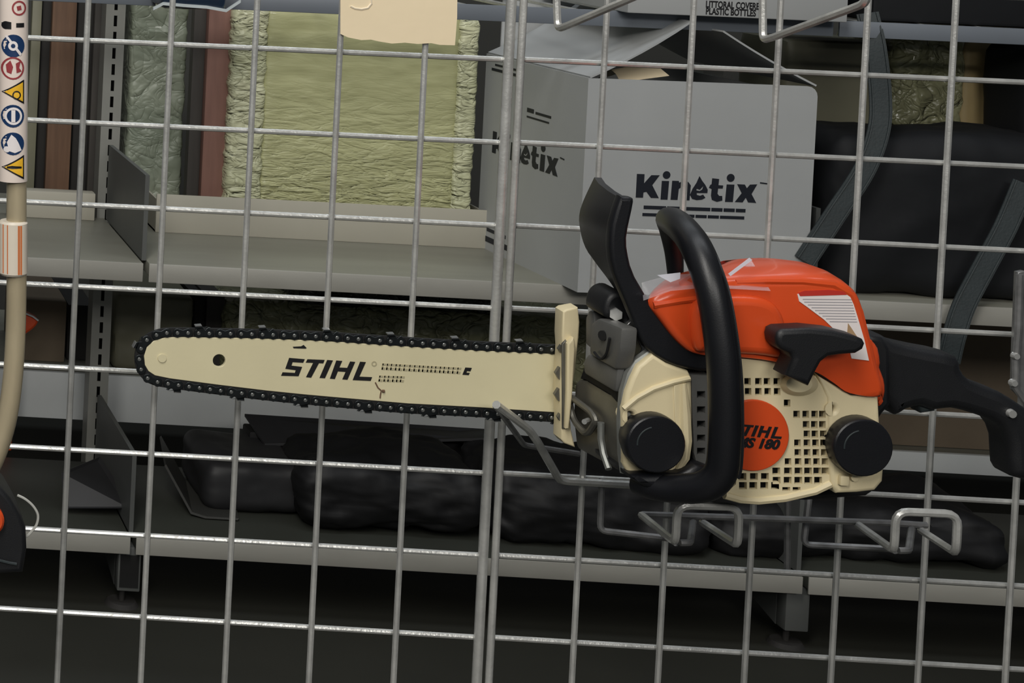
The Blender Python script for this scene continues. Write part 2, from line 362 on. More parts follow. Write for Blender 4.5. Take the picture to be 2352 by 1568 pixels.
# left bay: boards and a low box
for nm, pa, pb, Y, zt_, mm, lab in (('plank', 62, 84, 1.27, 0.87, 'pack_olive_plain', 'narrow grey-green plank nearest the trimmer shaft'), ('plank', 86, 108, 1.29, 0.87, 'board_black', 'blackish plank between the grey-green and brown planks'),
                           ('plank', 109, 164, 1.27, 0.87, 'board_brown', 'lighter brown plank standing behind the low grey box'), ('plank', 167, 204, 1.29, 0.87, 'board_black', 'dark plank right of the lighter brown plank'),
                           ('plank', 206, 226, 1.27, 0.87, 'board_dark', 'dark grey plank next to the slotted upright')):
    a, b = P(pa, 300, Y).x, P(pb, 300, Y).x
    single(nm, MB().box(a, b, Y, Y + 0.018, Z1 - 0.01, zt_, bev=0.001), mm, lab, 'plank', 'planks left of the upright')
mb = MB().box(P(20, 440, 1.19).x, P(219, 440, 1.19).x, 1.185, 1.213, Z1, Z1 + 0.042, bev=0.0015)
single('low_box', mb, 'tray_white', 'low pale grey box at the back of the left shelf', 'box')
# navy packet hanging over the upper rail
mb = MB(); rbox(mb, P(352, 10, .86).x, P(497, 10, .86).x, 0.80, 0.888, P(430, 15, .85).z, Z2 + 0.10, 0.006, 14, 0.002, (20, 20, 20), 4)
nv = mb.build('film_packet', 'navy_film'); setp(nv, 'navy film packet with clear edge hanging over the upper rail', 'packet')
ed = [P(a, b, 0.797) for a, b in ((352, 24), (375, 12), (420, 16), (475, 20), (520, 28), (553, 6))]
mb = MB(); e2 = [Vector((p.x, p.y, p.z + .004)) for p in ed]; e3 = [Vector((p.x, p.y + .004, p.z + .004)) for p in ed]; e4 = [Vector((p.x, p.y + .004, p.z)) for p in ed]
mb.loft([[ed[i], e2[i], e3[i], e4[i]] for i in range(len(ed))]); mb.build('clear_edge', 'clear_edge', nv)

# ---------------------------------------------------------------- white carton with open flaps
BW, BD, BH = 0.318, 0.30, 0.291
fl_ = P(1326, 674, 0.848); BZ = Z1
bx = root('cardboard_carton', (fl_.x, fl_.y, BZ), 'open-topped white cardboard carton with bold dark lettering behind the saw handle', 'carton', rotz=math.radians(5))
ORG[bx] = Vector((0, 0, 0))
t = 0.003
def lb(*a, **k): return MB().box(*a, **k)
# front with a rounded right shoulder
pts = [(0, 0), (BW, 0), (BW, BH - .02)] + [(BW - .014 + .014 * math.cos(g), BH - .014 + .014 * math.sin(g)) for g in (0, .4, .8, 1.2, 1.57)] + [(0, BH)]
MB().mesh(xz(curve_mesh([pts], t), t / 2)).build('front_panel', 'carton_white', bx, local=True)
lb(0, t, t, BD, 0, BH).build('side_panel', 'carton_white', bx, local=True)
lb(BW - t, BW, t, BD, 0, BH - .015).build('side_panel', 'carton_white', bx, local=True)
lb(t, BW - t, BD - t, BD, 0, BH - .005).build('back_panel', 'carton_white', bx, local=True)
lb(t, BW - t, t, BD - t, 0, t).build('bottom_panel', 'carton_white', bx, local=True)
def flap(x, sgn, ang, wd, nm, bow):
    rings = []
    for k in range(7):
        s = k / 6 * wd; a = math.radians(ang) + bow * k / 6
        px, pz = x + sgn * s * math.cos(a), BH + s * math.sin(a)
        rings.append([(px, 0.0 + .0 * k, pz), (px, BD, pz), (px - sgn * .0025 * math.sin(a), BD, pz + .0025 * math.cos(a)), (px - sgn * .0025 * math.sin(a), 0.0, pz + .0025 * math.cos(a))])
    MB().loft(rings).build(nm, ['carton_white'], bx, local=True)
flap(t, 1, 25, 0.158, 'flap', 0.10)
flap(BW - t, -1, 24, 0.150, 'flap', 0.06)
# back flap standing up, pale
MB().add([(0.02, BD, BH - .004), (0.16, BD, BH - .004), (0.15, BD + .02, BH + .085), (0.03, BD + .02, BH + .085), (0.02, BD - .003, BH - .004), (0.16, BD - .003, BH - .004), (0.15, BD + .017, BH + .085), (0.03, BD + .017, BH + .085)],
         [(0, 1, 2, 3), (4, 5, 6, 7), (0, 1, 5, 4), (1, 2, 6, 5), (2, 3, 7, 6), (3, 0, 4, 7)]).build('back_flap', 'carton_white', bx, local=True)
# lettering traced as flat print
ZS = 6.533
def zp(pts): return [(1420 + a / ZS, 370 + b / ZS) for a, b in pts]
KIN = [zp([(205, 165), (320, 168), (320, 305), (425, 182), (550, 182), (445, 330), (555, 522), (435, 520), (362, 430), (318, 440), (315, 518), (205, 516)]),
       zp([(588, 265), (697, 267), (688, 545), (583, 543)]), zp(circle(655, 178, 58, 16)),
       zp([(745, 262), (845, 264), (850, 290), (920, 264), (990, 278), (1030, 330), (1022, 552), (922, 550), (925, 375), (890, 352), (850, 385), (840, 547), (735, 545)]),
       zp([(1155, 190), (1115, 290), (1060, 380), (1025, 470), (1060, 530), (1130, 548), (1210, 540), (1262, 512), (1225, 465), (1180, 482), (1130, 470), (1125, 442), (1287, 442), (1290, 390), (1250, 320), (1200, 260)]),
       zp([(1350, 220), (1455, 230), (1450, 322), (1522, 326), (1517, 372), (1447, 372), (1442, 450), (1470, 482), (1515, 482), (1522, 550), (1440, 572), (1362, 542), (1345, 480), (1350, 382), (1308, 362), (1325, 320), (1345, 310)]),
       zp([(1575, 310), (1692, 312), (1682, 572), (1563, 570)]), zp(circle(1630, 212, 60, 16)),
       zp([(1733, 305), (1850, 310), (1885, 365), (1930, 310), (2038, 305), (1960, 450), (2038, 582), (1915, 576), (1875, 505), (1830, 576), (1713, 571), (1810, 440)]),
       zp([(2080, 272), (2190, 285), (2190, 305), (2080, 292)])]
HOLE = zp([(1122, 378), (1170, 394), (1222, 335), (1207, 388), (1170, 412), (1118, 402)])
def txy(p, sc=1.0):
    u = (p[0] - 1328) / 534.0; return (u * BW, BH - (p[1] - 179 - 0.026 * (p[0] - 1328)) / 487.0 * BH)
mb = MB()
for i, L in enumerate(KIN): mb.mesh(xz(curve_mesh([[txy(q) for q in L]] + ([[txy(q) for q in HOLE]] if i == 4 else []), 0.0003), -0.0003))
for row, (ya, yb, xs, xe) in enumerate(((467, 475, 1471, 1708), (484, 491, 1469, 1706))):
    x = xs
    while x < xe:
        w = random.choice((26, 38, 52, 60)); e = min(x + w, xe)
        mb.mesh(xz(curve_mesh([[txy(q) for q in ((x, ya + .026 * (x - xs)), (e, ya + .026 * (e - xs)), (e, yb + .026 * (e - xs)), (x, yb + .026 * (x - xs)))]], 0.0003), -0.0003)); x = e + 2.5
mb.build('lettering', 'ink_navy', bx, local=True)
# the same print on the left side, seen obliquely, plus small lines
mb = MB()
def side(me):
    for q in me.vertices: q.co = Vector((-0.0003 - q.co.z * 1.0, BD - q.co.x, q.co.y))
    return me
for i, L in enumerate(KIN):
    lp = [[(0.03 + (txy(q)[0] - .07) * 1.18, 0.015 + txy(q)[1] * 1.0) for q in LL] for LL in ([L] + ([HOLE] if i == 4 else []))]
    mb.mesh(side(curve_mesh(lp, 0.0003)))
mb.build('lettering', 'ink_navy', bx, local=True); mb = MB()
for (a, b, z0, z1) in ((.135, .155, .222, .228), (.160, .205, .222, .2255), (.135, .20, .214, .2165), (.01, .10, .012, .02), (.03, .09, .028, .033), (.02, .12, .268, .272), (.03, .10, .276, .279)): mb.mesh(side(curve_mesh([[(a, z0), (b, z0), (b, z1), (a, z1)]], 0.0003)))
mb.build('small_print', 'ink_navy', bx, local=True)
# loose paper inside the carton
mb = MB(); mb.loft([[(0.055 + .004 * k, 0.02 + .02 * k, BH - .006 + .012 * math.sin(k * .8)), (0.128 - .003 * k, 0.03 + .02 * k, BH + .004 + .012 * math.sin(k * .8)), (0.128 - .003 * k, 0.03 + .02 * k, BH + .0046 + .012 * math.sin(k * .8)), (0.055 + .004 * k, 0.02 + .02 * k, BH - .0054 + .012 * math.sin(k * .8))] for k in range(6)])
pp = mb.build('packing_paper', 'paper', local=True); pp.location = bx.location; pp.rotation_euler = bx.rotation_euler; setp(pp, 'cream sheet of paper poking out of the open-topped white carton', 'paper')

# white carton on the upper shelf
a, b = P(1453, 30, 0.84).x, P(1962, 30, 0.84).x; zc = Z2
wb = root('white_carton', ((a + b) / 2, 0.95, zc), 'white carton with small black capitals on the upper shelf above the open carton', 'carton')
MB().box(a, b, 0.855, 1.15, zc, zc + 0.22, bev=0.002).build('body', 'carton_white', wb)
for txt, py, xs in (('LITTORAL COVERED', 20, 1621), ('PLASTIC BOTTLES', 36, 1621)):
    me = text_mesh(txt, 0.0125, bold=0.0004, sx=0.66, align='LEFT'); p = P(xs, py, 0.854); MB().mesh(xz(me, 0.8547, p.x, p.z + .002)).build('lettering', 'ink', wb)

mb = MB().box(P(2005, 20, .9).x, P(2500, 20, .9).x, 0.90, 1.20, Z2, Z2 + 0.2, bev=0.006)  # dark goods above the rail as one box, also added to shade the bundles
single('navy_shade_crate', mb, 'bag_black', 'blue-black crate that also adds shade, on the upper rail at the top right corner', 'crate')
# ---------------------------------------------------------------- right end of the middle shelf
mb = MB(); rbox(mb, P(1800, 200, 1.11).x, P(2042, 200, 1.11).x, 1.11, 1.25, Z1, Z2 - 0.045, 0.01, 20, 0.001, (10, 10, 10), 2)
single('olive_bundle', mb, 'pack_olive_plain', 'smooth dull olive bundle behind the right edge of the open white carton', 'package')
mb = MB(); rbox(mb, P(2046, 200, 1.10).x, P(2204, 200, 1.10).x, 1.09, 1.25, Z1, Z2 - 0.03, 0.012, 40, 0.006, (26, 10, 22), 8, True)
single('crinkled_bundle', mb, 'pack_olive', 'crumpled shiny olive-green bundle behind the black strap', 'package')
mb = MB(); rbox(mb, P(2208, 200, 1.09).x, P(2318, 200, 1.09).x, 1.09, 1.2, Z1, Z2 - 0.03, 0.012, 20, 0.001, (20, 10, 10), 6)
single('tan_bundle', mb, 'pack_tan', 'smooth tan bundle at the far right under the upper rail', 'package')
bag = root('black_bag', (P(2150, 600, 1.0).x, 0.98, Z1), 'black fabric bag with two long straps lying on the right shelf', 'bag')
mb = MB()
def bagshape(p):
    top = P(1880, 300, p.y).z
    return p
rbox(mb, P(1873, 500, .96).x, P(2420, 500, .96).x, 0.915, 1.08, Z1, P(2000, 300, .95).z, 0.03, 24, 0.010, (7, 7, 7), 11); mb.build('body', 'bag_black', bag, ang=60)
mb = MB(); rbox(mb, P(2322, 300, 1.0).x, P(2440, 300, 1.0).x, 0.96, 1.08, P(2330, 400, 1.0).z, Z2 - 0.03, 0.02, 12, 0.004, (9, 9, 9), 14); mb.build('side_pocket', 'bag_black', bag, ang=60)
def strap(pts, w, parent, Y):
    c = cat_rom([tuple(P(a, b, y)) for a, b, y in pts], 6, False); c = [Vector(p) for p in c]; rings = []
    for i, p in enumerate(c):
        tt = (c[min(i + 1, len(c) - 1)] - c[max(i - 1, 0)]).normalized(); nn = tt.cross(Vector((0.25, 1, 0)).normalized()).normalized(); d = tt.cross(nn).normalized()
        rings.append([p - nn * w - d * .0015, p + nn * w - d * .0015, p + nn * w + d * .0015, p - nn * w + d * .0015])
    s = MB().loft(rings).build('strap', 'strap', parent)
    for sg in (-0.75, 0.75):
        MB().tube([p + (r[1] - r[0]).normalized() * w * sg - Vector((0, .0022, 0)) for p, r in zip(c, rings)], 0.0014, 5).build('seam', 'strap', s)
strap([(1992, 30, .90), (2010, 110, .89), (2022, 220, .885), (2018, 300, .88), (1985, 390, .875), (1920, 490, .87), (1848, 600, .868)], 0.0135, bag, .88)
strap([(2352, 420, .89), (2310, 520, .885), (2262, 610, .88), (2215, 700, .875), (2192, 770, .872), (2178, 830, .875)], 0.014, bag, .88)
mb = MB(); mb.loft([[P(a, b, 0.93), P(a, b + 3, 0.93), P(a + 8, b - 22, 1.02), P(a + 8, b - 25, 1.02)] for a, b in ((2215, 342), (2260, 348), (2310, 352), (2352, 350), (2400, 350))])
single('folded_sheet', mb, 'grey_plastic', 'thin grey folded sheet lying on top of the black bag', 'sheet')

# ================================================================ goods on the rear low shelf
def lowpack(nm, pa, pb, ptop, Y, mm, lab, cat, amp=0.002, rid=True, r=0.008, n=24, sd=1, dep=0.2, zb=None):
    a, b = P(pa, 800, Y).x, P(pb, 800, Y).x; zt2 = min(P((pa + pb) / 2, ptop, Y).z, Z1 - 0.034); mb = MB()
    rbox(mb, a, b, Y, Y + dep, ZF if zb is None else zb, zt2, r, n, amp, (20, 10, 30), sd, rid); return single(nm, mb, mm, lab, cat)
lowpack('brown_box', 40, 150, 690, 1.40, 'carton_brown', 'dull brown box on the rear low shelf beside the trimmer shaft', 'box', 0, False, 0.003, 6)
lowpack('dark_box', 152, 212, 700, 1.42, 'board_black', 'blackish box on the rear low shelf left of the upright', 'box', 0, False, 0.003, 6)
lowpack('green_grey_bundle', 262, 440, 680, 1.38, 'pack_olive_plain', 'dim grey-green bundle on the rear low shelf behind the bar tip', 'package', 0.002, True, 0.008, 24, 21)
lowpack('dark_board', 442, 468, 680, 1.40, 'board_black', 'black upright board on the rear low shelf', 'board', 0, False, 0.002, 3)
lowpack('brown_board', 470, 512, 680, 1.39, 'board_dark', 'brown-grey upright board on the rear low shelf', 'board', 0, False, 0.002, 3)
lowpack('olive_wrapped_bundle', 514, 1380, 712, 1.37, 'pack_olive', 'long olive film-wrapped bundle on the rear low shelf above the guide bar', 'package', 0.003, True, 0.02, 40, 31)
lowpack('grey_carton', 1760, 2420, 735, 1.37, 'carton_brown', 'dim brown-grey carton on the rear shelf behind the rear handle', 'carton', 0, False, 0.004, 6, zb=ZG)
mb = MB(); rbox(mb, P(690, 690, 1.36).x, P(1150, 690, 1.36).x, 1.372, 1.52, P(947, 712, 1.37).z + .002, Z1 - .033, 0.008, 40, 0.006, (40, 20, 60), 41, True)
single('crumpled_film', mb, 'film_black', 'crumpled dark shiny film on top of the long olive bundle', 'film')
mb = MB(); pl = [(40, 718), (62, 722), (76, 728), (88, 736), (82, 750), (62, 766), (40, 775)]
mb.mesh(plate([pl], 1.24, 1.27, 0.004, 3)); mb.tube([P(a, b, 1.237) for a, b in ((40, 716), (62, 721), (76, 727), (88, 736))], 0.0016, 6, 1)
# stands on a slim stem so that it rests on the deck
p = P(30, 770, 1.255); mb.tube([(p.x, 1.255, Z0), (p.x, 1.255, p.z + .01)], 0.006, 8)
single('orange_blade', mb, ['orange', 'clear_edge'], 'orange tool tip with pale edge showing right of the trimmer shaft', 'tool')

# ================================================================ goods on the base deck
def slab(nm, pts, th, mm, lab, cat, k=0):
    mb = MB(); w = [P(*q) for q in pts]; n_ = (w[1] - w[0]).cross(w[2] - w[0]).normalized() * th
    mb.loft([[p for p in w], [p + n_ for p in w]]); return single(nm, mb, mm, lab, cat)
def sack(nm, pa, pb, pt, Ya, Yb, mm, lab, sd, amp=0.016, r=0.03):
    a, b = P(pa, 1200, Ya).x, P(pb, 1200, Ya).x; z1 = P((pa + pb) / 2, pt, Ya).z; mb = MB()
    rbox(mb, a, b, Ya, Yb, Z0, z1, min(r, (z1 - Z0) * .45), 26, amp, (9, 9, 14), sd, False)
    for v in mb.v: v.z = max(v.z, Z0)
    return single(nm, mb, mm, lab, 'sack')
sack('black_sack', 700, 1130, 1085, 0.95, 1.15, 'sack_black', 'black plastic sack on the base deck under the bar middle', 3)
sack('black_sack', 1150, 1640, 1100, 0.94, 1.14, 'sack_black', 'black plastic sack on the base deck below the saw front', 6)
sack('black_sack', 1660, 2330, 1180, 0.95, 1.14, 'sack_black', 'low black plastic sack on the deck below the fan grille', 9)
# open grey trough, tilted side towards the viewer
mb = MB(); sec = lambda Y, a, b: [P(375 + a, 1068 + b, Y), P(440 + a, 1190 + b, Y), P(475 + a, 1212 + b, Y), P(560 + a, 1216 + b, Y)]
s0 = [P(378, 1070, 1.05), P(438, 1180, 0.99), P(470, 1206, 0.98), P(545, 1212, 0.98)]
s0 = [Vector((p.x, p.y, max(p.z, Z0 + .002))) for p in s0]
s1 = [p + Vector((0.02, 0.14, 0.0)) for p in s0]
th = Vector((0.002, 0, 0.003)); mb.loft([s0 + [p + th for p in reversed(s0)], s1 + [p + th for p in reversed(s1)]])
single('grey_trough', mb, 'trough_grey', 'open dark grey plastic trough on the deck right of the left divider', 'trough')
mb = MB(); rbox(mb, P(455, 1150, 1.05).x, P(690, 1150, 1.05).x, 1.01, 1.19, Z0, P(560, 1062, 1.02).z, 0.02, 20, 0.006, (9, 9, 9), 17)
for v in mb.v: v.z = max(v.z, Z0)
single('grey_sack', mb, 'panel_dark', 'dark grey folded sack lying beside the grey trough', 'sack')
slab('flat_sheet', [(562, 950, 1.19), (1120, 985, 1.19), (1120, 1005, 1.12), (608, 1018, 1.12)], 0.004, 'panel_dark', 'flat dark grey panel lying above the black sacks below the bar', 'panel')
mb = MB().box(P(575, 1000, 1.15).x, P(1110, 1000, 1.15).x, 1.155, 1.2, Z0, P(800, 1000, 1.15).z - 0.004, bev=0.003)
single('black_crate', mb, 'black_matt', 'matt black crate at the back of the deck under the flat dark panel', 'crate')
slab('slanted_plate', [(225, 1050, 1.10), (140, 1085, 1.0), (150, 1168, 0.97), (300, 1168, 0.97)], 0.004, 'panel_dark', 'slanted dark plate lying on the deck left of the divider', 'plate')

# ================================================================ wire grid panels
S, SV, XR = 0.0762, 0.075816, 0.388007
ZT = 0.881
def grid(name, xs, xa, xb, dz, loc, label, posts, rows):
    g = root(name, loc, label, 'grid panel', 'wire grid display panels')
    for x in xs: MB().tube([(x, -0.0045, 0.03), (x, -0.0045, ZT + 0.26)], 0.0028, 8).build('vertical_wire', 'wire', g)
    for j in rows:
        z = ZT - j * SV + dz; MB().tube([(xa, 0.0012, z), (xb, 0.0012, z)], 0.0025, 8).build('horizontal_wire', 'wire', g)
    for x, rr in posts: MB().tube([(x, -0.003, 0.0), (x, -0.003, ZT + 0.27)], rr, 12).build('frame_post', 'wire', g)
    return g
xpl = P(1165, 136, 0).x; xpr = P(1193, 138, 0).x
grid('grid_panel', [i * S for i in range(-2, 5)], -0.22, xpl, 0.0, (0.1, 0, 0), 'left welded wire grid panel behind the guide bar', [(-0.22, 0.004), (xpl, 0.0045)], range(-3, 12))
grid('grid_panel', [XR + i * S for i in range(1, 8)], xpr, XR + 8 * S, 0.0008, (0.7, 0, 0), 'right welded wire grid panel behind the saw body', [(xpr, 0.0034), (XR + 8 * S, 0.004)], range(-3, 12))

# ================================================================ chainsaw
saw = root('chainsaw', (P(1730, 1147, -.2).x, -0.16, P(1730, 1150, -.2).z), 'orange and cream chainsaw with black handles hung on the wire grid', 'chainsaw')
YBAR = -0.095
def wpx(pts, Y): return [P2(a, b, Y) for a, b in pts]
# guide bar
bar_top = [(1300, 814), (1277, 813), (1094, 805), (937, 796), (790, 786), (700, 781), (612, 778), (545, 776), (479, 775), (420, 774), (379, 775), (353, 783), (337.5, 797), (331, 817), (333, 838), (341, 852), (356, 862), (390, 869)]
bar_bot = [(501, 883.6), (612, 897), (700, 906), (795, 914.5), (937, 926.6), (1094, 935), (1277, 947), (1300, 948)]
bar = part('guide_bar', plate([bar_top + bar_bot, circle(503.5, 828, 14.5, 20)], YBAR - 0.002, YBAR + 0.002, 0.0004), 'bar_paint', saw)
YP = YBAR - 0.0024
S4 = 4.2
def zb(pts): return [(600 + a / S4, 780 + b / S4) for a, b in pts]
STIHL = [[(270, 175), (420, 188), (405, 222), (303, 216), (292, 250), (395, 262), (360, 352), (192, 347), (207, 314), (325, 320), (334, 294), (233, 280)],
         [(447, 188), (612, 195), (598, 228), (557, 226), (482, 366), (433, 361), (502, 223), (430, 220)], [(637, 195), (692, 200), (615, 371), (563, 368)],
         [(725, 200), (782, 205), (754, 268), (830, 272), (858, 210), (907, 214), (832, 386), (783, 382), (815, 310), (740, 305), (710, 379), (663, 375)], [(955, 212), (1010, 216), (947, 356), (1070, 361), (1056, 397), (883, 389)]]
mb = MB()
for L in STIHL: mb.mesh(plate([zb(L)], YP, YBAR - .002))
mb.build('lettering', 'ink', bar); mb = MB()
mb.mesh(plate([zb([(1942, 337), (1970, 268), (2032, 272), (2018, 305), (1985, 302), (1980, 318), (2012, 320), (2002, 341)])], YP, YBAR - .002))
mb.build('printed_mark', 'ink', bar); mb = MB()
mb.mesh(plate([zb([(305, 68), (385, 64), (410, 50), (438, 78), (430, 86), (312, 82)])], YP, YBAR - .002))
mb.build('printed_mark', 'ink', bar)
mb = MB()
def smear(x0, x1, y0, y1, sl):
    x = x0
    while x < x1 - 12:
        w = random.uniform(26, 44); k = (x - x0) * sl
        for a, b in ((0, .32), (.62, 1)):
            mb.mesh(plate([zb([(x + (1 - a) * 12, y0 + k + a * (y1 - y0)), (x + w + (1 - a) * 12, y0 + k + 2 + a * (y1 - y0)), (x + w + (1 - b) * 12, y0 + k + 2 + b * (y1 - y0)), (x + (1 - b) * 12, y0 + k + b * (y1 - y0))])], YP, YBAR - .002))
        mb.mesh(plate([zb([(x + 8, y0 + k), (x + 22, y0 + k), (x + 14, y1 + k), (x, y1 + k)])], YP, YBAR - .002)); x += w + 9
smear(1160, 1930, 228, 288, 0.055); smear(1130, 1380, 345, 402, 0.03)
mb.mesh(plate([zb(circle(1090, 232, 26, 12)), zb(circle(1090, 232, 15, 12))], YP, YBAR - .002))
mb.build('faded_lettering', 'ink_pale', bar)
mb = MB()   # tip rivet and a dark hair of dirt
p = P(372, 822, YBAR - .002); mb.tube([(p.x, YBAR - .0005, p.z), (p.x, YBAR - .0032, p.z)], [.0042, .0036], 16); mb.build('tip_rivet', 'bar_paint', bar)
mb = MB(); mb.tube([P(a, b, YP) for a, b in ((862, 878), (868, 890), (876, 897), (874, 905), (873, 914))], 0.0006, 5); p = P(878, 898, YP); mb.tube([p, p + Vector((0.002, 0, 0))], .0014, 6); mb.build('dirt_thread', 'board_brown', bar)
# chain
path = [Vector((a, b)) for a, b in wpx(list(reversed(bar_bot)) + list(reversed(bar_top)), YBAR)]
dense = [Vector(q) for q in cat_rom([tuple(q) for q in path], 8, False)]
off = []
for i, q in enumerate(dense):
    tq = (dense[min(i + 1, len(dense) - 1)] - dense[max(i - 1, 0)]).normalized(); nq = Vector((-tq.y, tq.x))
    off.append((q, nq))
# the path runs tip-wards along the bottom, so the outward normal is on the left
cl = [q + nq * 0.0042 for q, nq in off]
lens = [0.0]
for i in range(1, len(cl)): lens.append(lens[-1] + (cl[i] - cl[i - 1]).length)
def at(s):
    for i in range(1, len(lens)):
        if lens[i] >= s:
            k = (s - lens[i - 1]) / max(lens[i] - lens[i - 1], 1e-9); p = cl[i - 1].lerp(cl[i], k); tt = (cl[i] - cl[i - 1]).normalized(); return p, tt
    return cl[-1], (cl[-1] - cl[-2]).normalized()
inner = [q - nq * 0.0006 for q, nq in off]; outer = [q + nq * 0.0082 for q, nq in off]
mb = MB(); mb.loft([[(a.x, YBAR - .0013, a.y), (b.x, YBAR - .0013, b.y), (b.x, YBAR + .0013, b.y), (a.x, YBAR + .0013, a.y)] for a, b in zip(inner[::2], outer[::2])])
chain = mb.build('saw_chain', 'black_matt', saw)
PITCH = 0.0091
def linkmesh(cutter):
    mb = MB(); hw = PITCH / 2
    o = []
    for k in range(7): g = PI / 2 + PI * k / 6; o.append((-hw + .0041 * math.cos(g), .0041 * math.sin(g)))
    o.append((0, -.0026))
    for k in range(7): g = -PI / 2 + PI * k / 6; o.append((hw + .0041 * math.cos(g), .0041 * math.sin(g)))
    if cutter: o += [(hw + .001, .0052), (hw - .001, .0055), (.001, .0030), (-.002, .0066), (-hw - .003, .0062), (-hw - .0025, .0036)]
    else: o.append((0, .0026))
    mb.mesh(xz(curve_mesh([o], 0.0014, 0.0003, 1), -0.0022))
    if cutter: mb.add([(-hw - .003, -.0029, .0066), (-.002, -.0029, .0070), (-.002, .0022, .0074), (-hw - .003, .0022, .0068), (-hw - .003, -.0029, .0058), (-.002, -.0029, .0062), (-.002, .0022, .0066), (-hw - .003, .0022, .006)],
                      [(0, 1, 2, 3), (4, 5, 6, 7), (0, 1, 5, 4), (1, 2, 6, 5), (2, 3, 7, 6), (3, 0, 4, 7)], 2)
    for s in (-1, 1): mb.tube([(s * hw, -.0029, 0), (s * hw, -.0034, 0)], [.0017, .0012], 8, 1)
    return mb
protoL = linkmesh(False).build('tie_link', ['chain_steel', 'link_rivet', 'silver'], chain, local=True)
protoC = linkmesh(True).build('cutter_link', ['chain_steel', 'link_rivet', 'silver'], chain, local=True)
n_links = int((lens[-1] - 0.004) / (2 * PITCH)); usedL = usedC = False
for k in range(n_links):
    s = 0.004 + PITCH * (2 * k + 0.5); p, tt = at(s); cut = (k % 3 == 1)
    if cut: o = protoC if not usedC else protoC.copy(); first = not usedC; usedC = True
    else: o = protoL if not usedL else protoL.copy(); first = not usedL; usedL = True
    if not first: COL.objects.link(o)
    o.parent = chain; o.location = Vector((p.x, YBAR, p.y)) - ORG[chain]; o.rotation_euler = (0, -math.atan2(tt.y, tt.x), 0)
# crankcase flange with bumper spikes
YC = -0.112
fl1 = [(1293, 716), (1300, 711), (1328, 706), (1332, 740), (1330, 775), (1327, 800), (1322, 850), (1312, 905), (1310, 960), (1313, 990), (1322, 1028), (1296, 1018), (1288, 1008), (1290, 960), (1288, 900), (1290, 850), (1293, 800), (1291, 770)]
part('clutch_flange', plate([fl1], YC - .004, -0.099, 0.0015), 'cream', saw)
mb = MB()
for (a, b) in ((1283, 802), (1276, 857), (1274, 906), (1281, 958)):
    mb.mesh(plate([[(a, b), (a + 9, b - 14), (a + 20, b - 12), (a + 20, b + 13), (a + 9, b + 15)]], YC - .001, YC + .003))
mb.mesh(plate([[(1291, 790), (1300, 780), (1312, 800), (1304, 985), (1292, 985)]], YC - .0055, YC - .003, 0.0008))
mb.build('bumper_spike', 'muffler', saw)
part('flange_rib', plate([[(1304, 790), (1318, 775), (1322, 800), (1316, 900), (1308, 985), (1300, 985), (1303, 900)]], YC - .010, YC - .003, 0.0015), 'cream', saw)
# crankcase body (dark core) behind everything
core = [(1462, 1080), (1458, 860), (1478, 830), (1540, 815), (1650, 740), (1960, 720), (2005, 800), (2010, 1100), (1900, 1125), (1500, 1110)]
part('crankcase', plate([core], -0.186, -0.105, 0.004), 'black_matt', saw)
# muffler and front cover
mf = [(1322, 880), (1340, 862), (1400, 905), (1432, 930), (1440, 1000), (1440, 1092), (1400, 1070), (1322, 1030), (1318, 960)]
def front(pts, name, m_, d0=0.0, bev=0.002, x_thick=0.012):
    """panel on the oblique front end of the engine: each point = (px, py, Y)"""
    w = [P(*q) for q in pts]; n_ = (w[1] - w[0]).cross(w[-1] - w[0]).normalized()
    if n_.x > 0: n_ = -n_
    mb = MB(); bm = bmesh.new(); va = [bm.verts.new(p + n_ * d0) for p in w]; vb = [bm.verts.new(p - n_ * x_thick + n_ * d0) for p in w]; k = len(w)
    bm.faces.new(va); bm.faces.new(list(reversed(vb)))
    for i in range(k): bm.faces.new((va[i], vb[i], vb[(i + 1) % k], va[(i + 1) % k]))
    bmesh.ops.recalc_face_normals(bm, faces=bm.faces[:])
    if bev: bmesh.ops.bevel(bm, geom=bm.edges[:], offset=bev, segments=2, affect='EDGES', profile=0.5)
    mb.bm(bm); return mb.build(name, m_, saw)
def yx(px): return -0.112 - (px - 1325) / (1440 - 1325) * 0.088
def fr(pts): return [(a, b, yx(a)) for a, b in pts]
front(fr([(1318, 878), (1330, 868), (1345, 872), (1400, 905), (1438, 935), (1440, 1090), (1410, 1078), (1322, 1030), (1314, 960)]), 'muffler', 'muffler', 0, 0.004, 0.03)
mb = MB(); mb.tube(fillet([P(*q) + Vector((-.006, -.002, 0)) for q in fr([(1322, 925), (1328, 912), (1372, 945), (1385, 965), (1362, 1000), (1332, 965), (1322, 925)])], .01), 0.0028, 8)
mb.build('muffler_outlet', 'muffler', saw)
mb = MB(); mb.tube([P(*q) + Vector((-.004, -.003, 0)) for q in fr([(1388, 968), (1388, 1005), (1394, 1040), (1406, 1075)])], 0.0028, 8); mb.build('muffler_seam', 'zinc', saw)
p = P(1364, 962, yx(1364)) + Vector((-.006, -.004, 0)); MB().tube([p, p + Vector((-.006, -.006, 0))], .0022, 8).build('muffler_screw', 'rivet_steel', saw)
